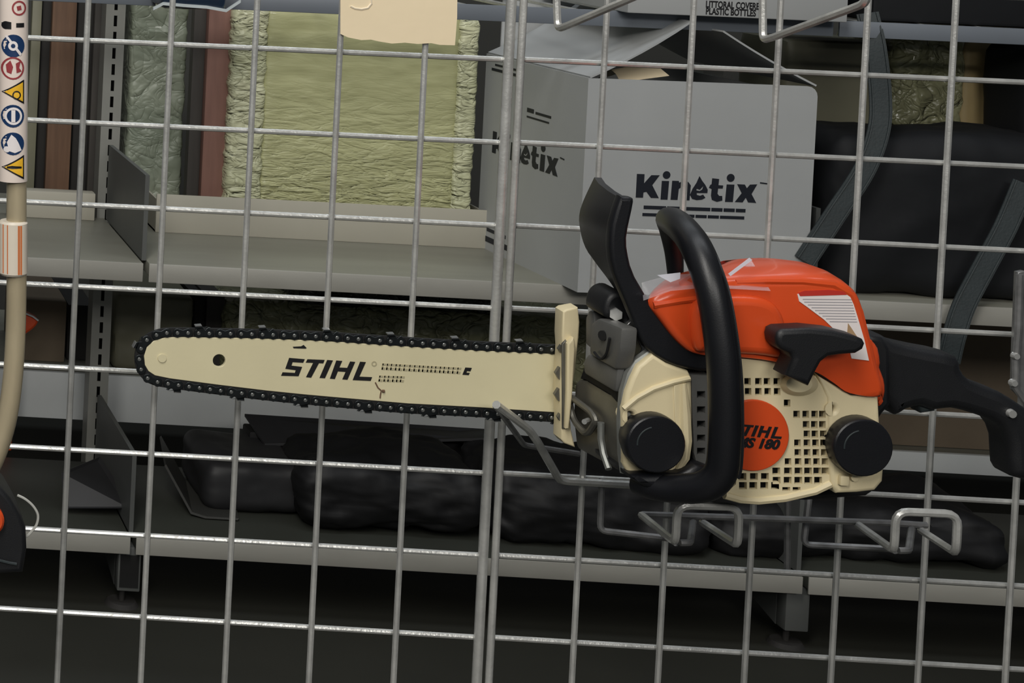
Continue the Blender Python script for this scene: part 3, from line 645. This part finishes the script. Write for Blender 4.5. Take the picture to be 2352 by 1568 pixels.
# grey brake cover and dark block above the muffler
front(fr([(1378, 742), (1394, 730), (1450, 752), (1446, 805), (1436, 850), (1400, 830), (1374, 812)]), 'brake_cover', 'grey_plastic', 0.008, 0.003, 0.014)
front(fr([(1354, 828), (1366, 812), (1434, 846), (1430, 902), (1356, 858)]), 'lower_cover', 'grey_plastic', 0.006, 0.003, 0.014)
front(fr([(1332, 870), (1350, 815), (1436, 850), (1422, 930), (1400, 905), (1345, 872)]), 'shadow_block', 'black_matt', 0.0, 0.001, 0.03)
mb = MB(); mb.tube(fillet([P(*q) + Vector((-.010, -.003, 0)) for q in fr([(1426, 775), (1418, 815), (1404, 826), (1390, 808)])], .01), 0.0012, 6); mb.build('cover_groove', 'black_matt', saw)
p = P(1408, 770, yx(1408)) + Vector((-.008, -.002, 0)); MB().tube([p, p + Vector((-.002, -.001, 0))], .0042, 12).build('cover_hole', 'black_matt', saw)
front(fr([(1344, 730), (1352, 712), (1362, 714), (1366, 760), (1356, 800), (1344, 790)]), 'side_bracket', 'grey_plastic', 0.0, 0.002, 0.02)
# black brake knob with a bright bolt
kb = [(1392, 690), (1408, 674), (1430, 672), (1446, 690), (1452, 740), (1440, 752), (1398, 732), (1386, 720)]
part('brake_knob', plate([kb], -0.172, -0.135, 0.004, 3), 'black_plastic', saw)
p = P(1416, 720, -.172); mb = MB(); mb.tube([p + Vector((0, .003, 0)), p + Vector((-.002, -.004, -.0)) ], .0052, 6); mb.build('brake_bolt', 'rivet_steel', saw)
mb = MB(); mb.tube([P(a, b, -.12) for a, b in ((1362, 705), (1384, 706))], .004, 8); mb.tube(fillet([P(a, b, -.12) for a, b in ((1375, 690), (1372, 662), (1377, 652), (1384, 660), (1382, 690))], .004), .0018, 6); mb.build('cable_clip', 'zinc', saw)
# silver plate beside the housing corner
part('heat_plate', plate([[(1440, 745), (1452, 735), (1458, 760), (1476, 800), (1470, 815), (1448, 832), (1438, 800)]], -0.176, -0.168, 0.001), 'silver', saw)
# greenish-grey corner edge of the housing
YS = -0.205
mb = MB(); mb.tube([P(a, b, -0.196) for a, b in ((1494, 808), (1462, 830), (1445, 858), (1433, 900), (1428, 960), (1430, 1040), (1436, 1084))], 0.0042, 8); mb.build('housing_gasket', 'zinc', saw)
# starter housing, front section
fh = [(1432, 940), (1440, 900), (1452, 868), (1466, 840), (1500, 813), (1532, 834), (1582, 852), (1590, 868), (1592, 960), (1590, 1030), (1580, 1065), (1562, 1088), (1505, 1091), (1448, 1095), (1434, 1066)]
hs = part('front_housing', plate([fh, circle(1448, 956, 10, 14)], YS, YS + .012, 0.003), 'cream', saw)
mb = MB(); mb.tube([P(a, b, YS - .0004) for a, b in ((1432, 938), (1462, 913), (1500, 892), (1545, 877), (1584, 868))], 0.0022, 8); mb.build('housing_ridge', 'cream', hs)
mb = MB(); mb.tube([P(a, b, YS - .001) for a, b in ((1570, 880), (1574, 950), (1576, 1010), (1572, 1050), (1556, 1082))], [.002, .004, .0045, .004, .002], 8); mb.build('housing_rib', 'cream', hs)
part('housing_rim', plate([[(1548, 886), (1572, 878), (1578, 1000), (1572, 1050), (1560, 1010), (1550, 960)]], YS - .001, YS + .002, 0.0006), 'cream', hs)
def cap(cx, cy, name):
    c = P(cx, cy, YS - .016); R = 66 / F * (c.y - CAM.y); mb = MB(); rings = []
    for dy, rr in ((0.022, .86), (0.016, .90), (0.012, 1.0), (0.003, 1.0), (0.0008, .975), (0.0, .93)):
        rings.append([(c.x + math.cos(2 * PI * k / 36) * R * rr * (1.012 if (k % 3 == 0 and .99 < rr) else 1), c.y + dy, c.z + math.sin(2 * PI * k / 36) * R * rr) for k in range(36)])
    o = mb.loft(rings).build(name, 'black_soft', saw)
    rg = [(c.x + math.cos(g) * R * .60 - .001, c.y - .0001, c.z + math.sin(g) * R * .60 + .0) for g in [math.radians(a) for a in range(105, 190, 8)]]
    MB().tube(rg, 0.0006, 5).build('coin_slot_edge', 'strap', o)
    return o
cap(1508, 1021, 'oil_cap'); cap(1984, 1029, 'fuel_cap')
# starter grille
gh = [(1640, 850), (1690, 822), (1760, 828), (1812, 838), (1806, 862), (1858, 890), (1872, 862), (1900, 905), (1904, 1000), (1907, 1108), (1870, 1126), (1800, 1141), (1740, 1147), (1700, 1145), (1664, 1135), (1690, 1112), (1694, 1085), (1640, 1085)]
holes = []
def hole(x, y, w=14, h=15): holes.append([(x - w / 2, y - h / 2), (x - w / 2, y + h / 2), (x + w / 2, y + h / 2), (x + w / 2, y - h / 2)])
Z3 = 2.53
def z3(a, b): return (1640 + a / Z3, 560 + b / Z3)
rowsH = {800: (195, 258, 308, 365), 858: (198, 258, 312, 367), 925: (367, 425), 990: (428, 480, 533, 585, 630), 1050: (535, 583, 630), 1105: (540, 586, 635), 1157: (485, 540, 590, 637), 1213: (432, 487, 541, 592, 641),
         1266: (430, 489, 545, 596, 645), 1320: (362, 430, 491, 547, 600, 648), 1352: (165, 232, 296), 1374: (364, 428, 490, 548, 605), 1404: (168, 228, 292, 355), 1424: (420, 480)}
for yy, xs in rowsH.items():
    for xx in xs:
        c = z3(xx, yy)
        small = yy == 1424
        if math.hypot(c[0] - 1731, c[1] - 1000) > 93: hole(c[0], c[1], 15 if yy < 1300 else 18, 9 if small else 16.5)
gr = part('starter_grille', plate([gh] + holes, YS, YS + .004, 0.0), 'cream', saw, smooth=False)
part('fan_recess', plate([[(1645, 850), (1800, 845), (1860, 895), (1900, 915), (1900, 1100), (1800, 1132), (1700, 1130), (1690, 1085), (1645, 1080)]], YS + .010, YS + .018), 'fan_dark', saw)
mb = MB(); mb.tube([P(a, b, YS + .001) for a, b in ((1664, 1136), (1700, 1146), (1740, 1149), (1800, 1143), (1870, 1127), (1906, 1110))], 0.0034, 8); mb.build('grille_lip', 'cream', gr)
mb = MB()   # conical boss under the pull grip
mb.loft([[tuple(P(1836 + rx * math.cos(g) * 1.0, 882 + rx * .62 * math.sin(g), y)) for g in [2 * PI * k / 24 for k in range(24)]] for rx, y in ((46, YS + .002), (40, YS - .004), (30, YS - .008))])
mb.build('rope_boss', 'cream', gr)
bd = part('round_badge', plate([circle(1731, 1000, 82, 48)], YS - .003, YS - .0002, 0.0008), 'orange', saw)
mb = MB()
def zbadge(pts): return [(1731 - 57 + (a - 195) / 875 * 122 , 972 + (b - 175) / 222 * 33 + (a - 195) / 875 * 3) for a, b in pts]
for L in STIHL: mb.mesh(plate([zbadge(L)], YS - .0034, YS - .003))
mb.build('lettering', 'ink', bd); mb = MB()
me = text_mesh('MS 180', 0.0105, 0.0004, 0.28, 0.0005, 1.05); p = P(1738, 1028, YS - .0034); mb.mesh(xz(me, YS - .0033, p.x, p.z, -.01))
mb.build('lettering', 'ink', bd)
# dark vent column left of the handle
vent = [(1588, 862), (1632, 862), (1632, 1075), (1600, 1062), (1594, 1040)]
vh = [[(1601, y - 8), (1601, y + 8), (1620, y + 8), (1620, y - 8)] for y in (906, 941, 974, 1006, 1036)]
part('side_vent', plate([vent] + vh, YS + .001, YS + .012), 'grey_plastic', saw, smooth=False)
# rear tank section
rt = [(1876, 858), (1915, 882), (1956, 905), (2019, 909), (2023, 985), (2027, 1060), (2031, 1080), (2029, 1106), (2011, 1127), (1970, 1132), (1922, 1134), (1908, 1110), (1904, 1000), (1902, 915)]
tk = part('rear_tank', plate([rt, circle(1912, 939, 8, 12)], YS - .002, YS + .075, 0.003), 'cream', saw)
mb = MB(); p = P(1938, 1103, YS - .004); mb.box(p.x - .0035, p.x + .0035, YS - .006, YS, p.z - .004, p.z + .004, bev=.001); p = P(1962, 1096, YS - .004); mb.tube([(p.x, YS - .005, p.z), (p.x, YS, p.z)], .003, 8); mb.build('tank_bolt', 'cream', tk)
# orange shroud, lofted across its depth
sh0 = [(1488, 690), (1530, 664), (1600, 650), (1690, 640), (1790, 638), (1870, 636), (1926, 644), (1962, 668), (1980, 708), (1992, 758), (2004, 800), (2016, 850), (2024, 906), (1956, 903), (1915, 878), (1876, 855), (1830, 842), (1760, 826), (1690, 818), (1600, 812), (1560, 790), (1518, 740)]
base = [P(a, b, YS - .001) for a, b in sh0]; base = [Vector(q) for q in cat_rom([tuple(q) for q in base], 4)]
cen = sum(base, Vector()) / len(base); rings = []
zc_ = P(1800, 760, YS).z
def shell(scx, dz_top, y):
    out = []
    for q in base:
        up = max(0.0, (q.z - zc_) / 0.045); d = (q - cen); d.y = 0
        lf = max(0.0, min(1.0, (cen.x - q.x) / 0.06)); out.append(Vector((q.x - d.x * scx + 0.62 * lf * max(0.0, y - YS), y, q.z - d.z * scx * (0.4 if q.z < zc_ else 1) + dz_top * min(up, 1.2))))
    return out
for scx, dz, y in ((0.07, -.004, YS - .0055), (0.025, -.001, YS - .0045), (0.0, 0.0, YS - .001), (-0.004, .002, YS + .008), (0.0, .004, YS + .022), (0.010, .004, YS + .045), (0.028, .001, YS + .07), (0.06, -.006, YS + .10), (0.10, -.012, YS + .12)): rings.append(shell(scx, dz, y))
shr = MB().loft(rings).build('engine_shroud', 'orange', saw, ang=50)
# bulged cylinder panel and crease on the shroud
mb = MB(); bl = [(1600, 700), (1660, 684), (1730, 682), (1775, 694), (1800, 720), (1812, 760), (1818, 822), (1740, 818), (1640, 812), (1600, 800)]
mb.mesh(plate([bl], YS - .013, YS + .004, 0.007, 4, 4)); mb.build('cylinder_bulge', 'orange', shr, ang=60)
mb = MB(); mb.tube([P(a, b, YS - .003) for a, b in ((1690, 648), (1760, 645), (1840, 646), (1912, 653), (1952, 676), (1970, 714), (1990, 790), (2012, 880))], [.002, .003, .003, .0035, .004, .004, .0035, .002], 8); mb.build('shroud_crease', 'orange', shr)
part('shroud_lobe', plate([[(1990, 770), (2005, 782), (2020, 800), (2026, 835), (2024, 845), (2034, 872), (2037, 900), (2030, 925), (2022, 935), (2010, 900), (2000, 840)]], YS + .006, YS + .07, 0.004, 2), 'orange', shr)
mb = MB(); mb.tube([P(a, b, YS - .0035) for a, b in ((1874, 852), (1915, 877), (1956, 903), (2020, 907))], 0.0013, 6); mb.build('shroud_gap', 'black_matt', shr)
# raised ridge on the left part, seen through the front handle
mb = MB(); mb.tube([P(a, b, YS - .004) for a, b in ((1500, 700), (1560, 690), (1640, 680))], .003, 8); mb.build('shroud_ridge', 'orange', shr)
# warning label
YL = YS - .0062
lab = part('warning_label', plate([[(1832, 676), (1838, 672), (1950, 674), (1958, 690), (1970, 728), (1986, 782), (1996, 828), (1956, 823), (1948, 790), (1922, 762), (1893, 734), (1853, 704), (1836, 692)]], YL, YL + .003), 'white_label', saw)
mb = MB()
for k in range(9):
    y = 686 + k * 6.4; xa_ = 1844 if y < 692 else 1860 + (y - 702) * 1.30; mb.mesh(plate([[(xa_, y), (1956 + k * 1.6, y + 1), (1956 + k * 1.6, y + 3), (xa_, y + 2.2)]], YL - .0002, YL))
mb.build('label_text', 'label_line', lab)
part('label_red_strip', plate([[(1834, 673), (1848, 668), (1905, 666), (1940, 669), (1945, 677), (1838, 680)]], YL - .0003, YL + .002), 'red_print', lab)
part('label_pictogram', plate([[(1948, 742), (1955, 752), (1972, 778), (1962, 782), (1946, 766)]], YL - .0003, YL), 'tan_print', lab)
# pull grip
pg = [(1784, 777), (1788, 763), (1800, 757), (1861, 754), (1917, 760), (1968, 773), (1985, 780), (1990, 790), (1985, 803), (1968, 813), (1930, 816), (1905, 820), (1889, 832), (1877, 854), (1860, 888), (1804, 863), (1822, 825), (1816, 812), (1795, 804), (1786, 792)]
pgo = part('pull_grip', plate([pg], YS - .034, YS - .012, 0.004, 0, 3), 'black_plastic', saw, ang=50)
# front wrap handle: real tube over the engine
hp = [(1462, 1108, -.196), (1500, 1118, -.208), (1560, 1122, -.222), (1620, 1116, -.238), (1655, 1085, -.246), (1664, 1030, -.250), (1665, 940, -.252), (1662, 850, -.252), (1652, 760, -.249), (1636, 670, -.243), (1616, 606, -.232), (1592, 556, -.212), (1566, 524, -.180), (1546, 508, -.135), (1536, 506, -.098), (1540, 530, -.080), (1548, 580, -.074), (1552, 640, -.072)]
c = cat_rom([tuple(P(*q)) for q in hp], 5, False)
nk = len(c); ra = [0.0090 + 0.0028 * min(1, i / 12) - 0.006 * max(0, (i - nk + 22) / 22) for i in range(nk)]
MB().tube(c, ra, 16, up=(0, 1, 0)).build('front_handle', 'black_soft', saw)
mb = MB(); sl = c[20:62]; mb.tube([Vector(q) + Vector((.0075, -.0122, .0)) for q in sl[:34]], .0011, 6); mb.build('handle_seam', 'black_plastic', saw)
# foot of the handle wrapping under the housing
part('handle_foot', plate([[(1450, 1092), (1560, 1090), (1600, 1068), (1640, 1078), (1690, 1108), (1668, 1138), (1630, 1150), (1560, 1150), (1500, 1128), (1470, 1112)]], YS - .012, YS + .06, 0.005, 2), 'black_soft', saw)
# hand guard
rib = [(1424, 456), (1430, 453), (1452, 454), (1457, 464), (1449, 503), (1441, 547), (1445, 588), (1460, 636), (1509, 716), (1545, 764), (1582, 795), (1628, 806), (1640, 852), (1579, 848), (1531, 832), (1483, 798), (1462, 752), (1436, 690), (1410, 625), (1402, 570), (1406, 515)]
gd = part('hand_guard', plate([rib], -0.206, -0.195, 0.003, 2), 'black_soft', saw, ang=50)
near = [(1426, 456), (1410, 505), (1403, 560), (1408, 612), (1432, 676), (1456, 735)]; farp = [(1365, 407), (1333, 480), (1333, 530), (1351, 580), (1392, 625), (1428, 668)]
rings = []
n1 = cat_rom([tuple(P(a, b, -.192)) for a, b in near], 4, False); n2 = cat_rom([tuple(P(a, b, -.105)) for a, b in farp], 4, False)
for a, b in zip(n1, n2):
    a, b = Vector(a), Vector(b); m1, m2 = a.lerp(b, .35), a.lerp(b, .7); d = Vector((.006, 0, .0)); cv = Vector((-.003, 0, 0))
    rings.append([a, m1 + cv, m2 + cv, b, b + d, m2 + cv + d, m1 + cv + d, a + d])
MB().loft(rings).build('guard_plate', 'black_soft', gd, ang=50)
# rear handle
rh = [(2018, 775), (2060, 790), (2130, 806), (2204, 822), (2214, 850), (2235, 876), (2290, 898), (2330, 918), (2420, 990), (2440, 1100), (2352, 1104), (2326, 1085), (2322, 1020), (2300, 978), (2250, 956), (2192, 941), (2150, 946), (2120, 936), (2088, 944), (2064, 957), (2045, 935), (2020, 900)]
part('rear_handle', plate([rh], -0.150, -0.115, 0.008, 2, 3), 'black_plastic', saw, ang=50)
part('throttle_trigger', plate([[(2105, 925), (2135, 895), (2152, 900), (2150, 945), (2118, 950)]], -0.142, -0.124, 0.003), 'strap', saw)
part('rear_housing', plate([[(1990, 768), (2030, 775), (2046, 800), (2048, 930), (2030, 950), (2010, 980), (1990, 980)]], -0.170, -0.095, 0.004), 'black_plastic', saw)
part('base_plate', plate([[(1440, 1085), (1560, 1110), (1900, 1110), (2020, 1120), (1990, 1140), (1850, 1150), (1500, 1125)]], -0.17, -0.09, 0.003), 'black_matt', saw)
# clear protective film left on the shroud
mb = MB(); w0 = [P(a, b, y) for a, b, y in ((1478, 690, -.216), (1540, 668, -.217), (1620, 660, -.217), (1700, 664, -.217), (1770, 668, -.216))]; w1 = [P(a, b, y) for a, b, y in ((1474, 650, -.18), (1540, 632, -.18), (1620, 628, -.18), (1674, 630, -.185), (1726, 598, -.17))]
mb.loft([[a, b, b + Vector((0, .0003, .0003)), a + Vector((0, .0003, .0003))] for a, b in zip(w0, w1)]); mb.build('clear_film', 'clear_film', saw)
for pts_, y_ in (([(1673, 629), (1722, 592), (1728, 597), (1678, 634)], -.215), ([(1510, 632), (1563, 626), (1562, 640), (1540, 648)], -.212)):
    part('film_glint_sliver', plate([pts_], y_, y_ + .0006), 'film_glint', saw)  # bright reflections on the film, painted as pale slivers

# ================================================================ wire saw rack and hooks
def wires(mb, pts, r=0.0029, fil=0.006, n=8): mb.tube(fillet([P(*q) for q in pts], fil), r, n); return mb
rk = root('wire_rack', (P(1800, 1200, -.05).x, -0.06, P(1800, 1262, -.1).z), 'chrome wire rack with two raised lips under the saw body', 'rack')
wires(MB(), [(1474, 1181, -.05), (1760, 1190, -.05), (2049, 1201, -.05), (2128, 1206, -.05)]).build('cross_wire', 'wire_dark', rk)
for dx, dy in ((0, 0), (502, 18)):
    wires(MB(), [(1474 + dx * .99, 1183 + dy * 1.2, -.05), (1552 + dx, 1246 + dy, -.17), (1556 + dx, 1160 + dy * .8, -.172), (1698 + dx, 1164 + dy * .9, -.172), (1694 + dx, 1252 + dy, -.17), (1614 + dx, 1200 + dy, -.05)], 0.0033, .01).build('front_lip', 'wire', rk)
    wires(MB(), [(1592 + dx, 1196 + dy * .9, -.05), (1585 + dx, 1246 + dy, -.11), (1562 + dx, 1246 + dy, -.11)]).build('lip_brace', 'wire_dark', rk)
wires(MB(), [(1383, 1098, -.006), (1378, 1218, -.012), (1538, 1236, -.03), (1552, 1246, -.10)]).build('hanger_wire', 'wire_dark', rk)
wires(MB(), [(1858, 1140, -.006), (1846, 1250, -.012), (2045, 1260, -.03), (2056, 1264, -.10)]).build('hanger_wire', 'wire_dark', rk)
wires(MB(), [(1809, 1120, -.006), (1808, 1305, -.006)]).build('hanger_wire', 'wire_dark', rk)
hk = root('bar_hook', (P(1290, 1105, -.01).x, -0.02, P(1290, 1110, -.01).z), 'upswept steel prong hook carrying the guide bar near the flange', 'hook')
wires(MB(), [(1460, 1114, -.010), (1286, 1104, -.010), (1232, 1010, -.07), (1214, 985, -.085), (1140, 929, -.125)], 0.0036, .008).build('prong', 'wire', hk)
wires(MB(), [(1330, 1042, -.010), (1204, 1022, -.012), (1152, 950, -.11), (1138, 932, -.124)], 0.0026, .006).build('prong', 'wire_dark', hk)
for k, (pts, lab) in enumerate(((((1276, -60, -.008), (1281, 66, -.010), (1300, 60, -.03), (1450, -4, -.14), (1560, -50, -.19)), 'empty steel display hook at the top beside the panel joint'),
                   (((1752, -60, -.008), (1752, 92, -.010), (1775, 86, -.03), (1960, 18, -.16), (1990, 6, -.18), (1996, -50, -.182)), 'empty steel display hook at the top above the white carton edge'))):
    g = root('display_hook', tuple(P(pts[1][0], pts[1][1], -.01)), lab, 'hook', 'empty display hooks'); wires(MB(), pts, 0.0034, .008).build('prong', 'wire', g)
    q = P(pts[0][0], -50, -.009); MB().box(q.x - .02, q.x + .02, -.0125, -.008, q.z - .004, q.z + .012, bev=.001).build('back_plate', 'wire', g)

# ================================================================ paper tag
tg = [(782, -60), (782, 78), (800, 86), (830, 92), (852, 91), (870, 95), (900, 100), (930, 98), (960, 101), (990, 99), (1010, 103), (1045, 104), (1050, 40), (1051, -60)]
tag = root('paper_tag', tuple(P(915, 100, -.011)), 'plain cream paper price tag with torn bottom edge on the grid', 'tag')
part('sheet', plate([tg], -0.0105, -0.0095), 'paper', tag)
mb = MB(); mb.tube([P(a, b, -.0106) for a, b in ((805, 14), (815, 19), (830, 21), (845, 18), (853, 8), (852, -4))], .0010, 5); mb.build('curved_print', 'paper_print', tag)

# ================================================================ string trimmer at the left edge
YT = -0.16
tr = root('string_trimmer', tuple(P(20, 1320, YT)), 'grass trimmer with safety-icon sleeve and curved metal shaft at the left edge', 'trimmer')
pxm = (YT - CAM.y) / F
def vt(px, py): return P(px, py, YT)
c = cat_rom([tuple(vt(a, b)) for a, b in ((42, -60), (40, 200), (38, 430), (38, 650), (35, 780), (28, 880), (14, 970), (-12, 1050), (-50, 1120))], 5, False)
MB().tube(c, 23 * pxm, 18).build('shaft', 'shaft_metal', tr)
RS = 33.5 * pxm; slv_t, slv_b = vt(31.5, -60), vt(29, 414)
slv = MB().tube([slv_t, slv_b], RS, 32).build('icon_sleeve', 'sticker_white', tr)
def wrap(me, dr=0.0003):
    for q in me.vertices:
        k = (q.co.z - slv_b.z) / (slv_t.z - slv_b.z); ax = slv_b.lerp(slv_t, k); dx = q.co.x - ax.x; dx = max(-RS * .995, min(RS * .995, dx))
        d = (YT - q.co.y)     # layer height encoded in y
        rr = RS + dr + d; q.co.y = YT - math.sqrt(max(rr * rr - dx * dx, 0)); q.co.x = ax.x + dx
    return me
def icon(loops, layer, m_, nm='icon', par=None):
    lp = []
    for L in loops:
        fine = []
        for i in range(len(L)):
            a, b = L[i], L[(i + 1) % len(L)]; n = max(1, int(math.hypot(a[0] - b[0], a[1] - b[1]) / 4))
            for j in range(n): fine.append((a[0] + (b[0] - a[0]) * j / n, a[1] + (b[1] - a[1]) * j / n))
        lp.append([P2(a, b, YT) for a, b in fine])
    me = xz(curve_mesh(lp, 0.00002), YT - layer * 0.0002)
    bm = bmesh.new(); bm.from_mesh(me); bmesh.ops.triangulate(bm, faces=bm.faces[:])
    bmesh.ops.subdivide_edges(bm, edges=[e for e in bm.edges if e.calc_length() > .003], cuts=3); bm.to_mesh(me); bm.free()
    return MB().mesh(wrap(me)).build(nm, m_, par or slv)
def disc(cx, cy, r, m_, layer=0): return icon([circle(cx, cy, r, 24)], layer, m_)
def ring(cx, cy, r, r2, m_, layer=0): return icon([circle(cx, cy, r, 24), circle(cx, cy, r2, 24)], layer, m_)
def tri(cy, s=26):
    icon([[(1, cy), (52, cy - 28), (52, cy + 28)]], 0, 'ink'); icon([[(7, cy), (49, cy - 22), (49, cy + 22)]], 1, 'icon_yellow')
disc(27, 102, 26, 'icon_blue'); disc(26, 102, 11, 'icon_white', 1); icon([[(8, 80), (13, 78), (46, 120), (42, 125)]], 1, 'icon_white'); disc(26, 102, 5, 'icon_blue', 2)
ring(26, 153, 26, 22, 'icon_red'); icon([[(10, 145), (20, 135), (26, 150), (22, 166), (12, 162)]], 0, 'icon_red'); icon([[(32, 142), (44, 136), (40, 152), (46, 160), (34, 164)]], 0, 'icon_red')
tri(207); ring(34, 214, 10, 7, 'ink', 2)
disc(26, 262, 26, 'icon_blue'); ring(27, 262, 20, 15, 'icon_white', 1); icon([[(22, 248), (31, 248), (31, 276), (22, 276)]], 1, 'icon_white')
disc(26, 325, 26, 'icon_blue'); icon([[(12, 322), (22, 304), (32, 312), (38, 322), (46, 340), (30, 346), (18, 342)]], 1, 'icon_white'); disc(12, 338, 7, 'icon_white', 1)
tri(379); icon([[(12, 377), (24, 375), (46, 377), (46, 381), (24, 382), (12, 381)]], 2, 'ink')
disc(10, 55, 9, 'ink'); icon([[(1, 50), (10, 46), (22, 48), (22, 64), (8, 64)]], 0, 'ink'); icon([[(33, 50), (52, 50), (52, 60), (33, 60)]], 0, 'ink'); ring(40, 16, 17, 13, 'icon_red'); icon([[(34, 12), (44, 10), (46, 20), (36, 22)]], 0, 'icon_red')
a, b = vt(30, 506), vt(30, 630)
cp = MB().tube([a, a.lerp(b, .04), a.lerp(b, .96), b], [29 * pxm, 33 * pxm, 33 * pxm, 29 * pxm], 32).build('coupling', 'coupling_white', tr)
for x0_, x1_ in ((4, 15), (37, 47)):
    mb = MB(); q = []
    for t_ in (0.05, .95):
        ce = a.lerp(b, t_)
        for px_ in (x0_, x1_):
            dx = (px_ - 30) * pxm; q.append((ce.x + dx, YT - math.sqrt((33.4 * pxm) ** 2 - dx * dx), ce.z))
    q2 = [(p_[0], p_[1] + .001, p_[2]) for p_ in q]
    mb.add(q + q2, [(0, 1, 3, 2), (4, 5, 7, 6), (0, 1, 5, 4), (2, 3, 7, 6), (0, 2, 6, 4), (1, 3, 7, 5)]); mb.build('coupling_stripe', 'coupling_orange', cp)
df = part('line_guard', plate([[(-80, 1080), (0, 1116), (26, 1146), (48, 1185), (60, 1212), (62, 1262), (53, 1316), (-80, 1322)]], YT - .03, YT + .03, 0.004), 'black_plastic', tr)
mb = MB(); mb.tube([P(a, b, YT - .032) for a, b in ((-20, 1285), (0, 1287), (20, 1292), (38, 1295))], .0012, 6); mb.build('guard_ridge', 'strap', df)
p = P(-14, 1190, YT - .03); mb = MB(); mb.loft([[(p.x + math.cos(g) * r, p.y + dy, p.z + math.sin(g) * r * 1.35) for g in [2 * PI * k / 24 for k in range(24)]] for r, dy in ((.0078, .002), (.0078, -.006), (.006, -.008))]); mb.build('spool_knob', 'orange', tr)
c = cat_rom([tuple(P(a, b, YT - .02)) for a, b in ((40, 1137), (58, 1146), (76, 1162), (87, 1182), (85, 1202), (76, 1216), (60, 1232), (34, 1243))], 4, False); MB().tube(c, 0.0011, 6).build('cutting_line', 'nylon_line', tr)

# ================================================================ steel latch strip at the right edge
ls = root('steel_bracket', tuple(P(2345, 900, -.05)), 'steel bracket strip with bright screws hanging at the right edge', 'bracket')
mb = MB(); mb.mesh(plate([[(2338, 625), (2352, 622), (2420, 640), (2420, 960), (2352, 920), (2328, 896), (2330, 820)]], -.022, -.016, 0.001)); mb.build('strip', 'wire_dark', ls)
mb = MB(); mb.tube([P(a, b, -.026) for a, b in ((2342, 630), (2338, 760), (2332, 830), (2332, 890), (2352, 918), (2380, 945))], .003, 8); mb.build('rolled_edge', 'wire_dark', ls)
for a, b in ((2334, 818), (2329, 880)):
    p = P(a, b, -.029); MB().tube([(p.x, -.0305, p.z), (p.x, -.026, p.z)], [.0026, .0034], 10).build('screw', 'rivet_steel', ls)
p = P(2324, 950, -.152); MB().tube([(p.x, -.1535, p.z), (p.x, -.145, p.z)], [.0032, .0045], 12).build('handle_screw', 'rivet_steel', saw)
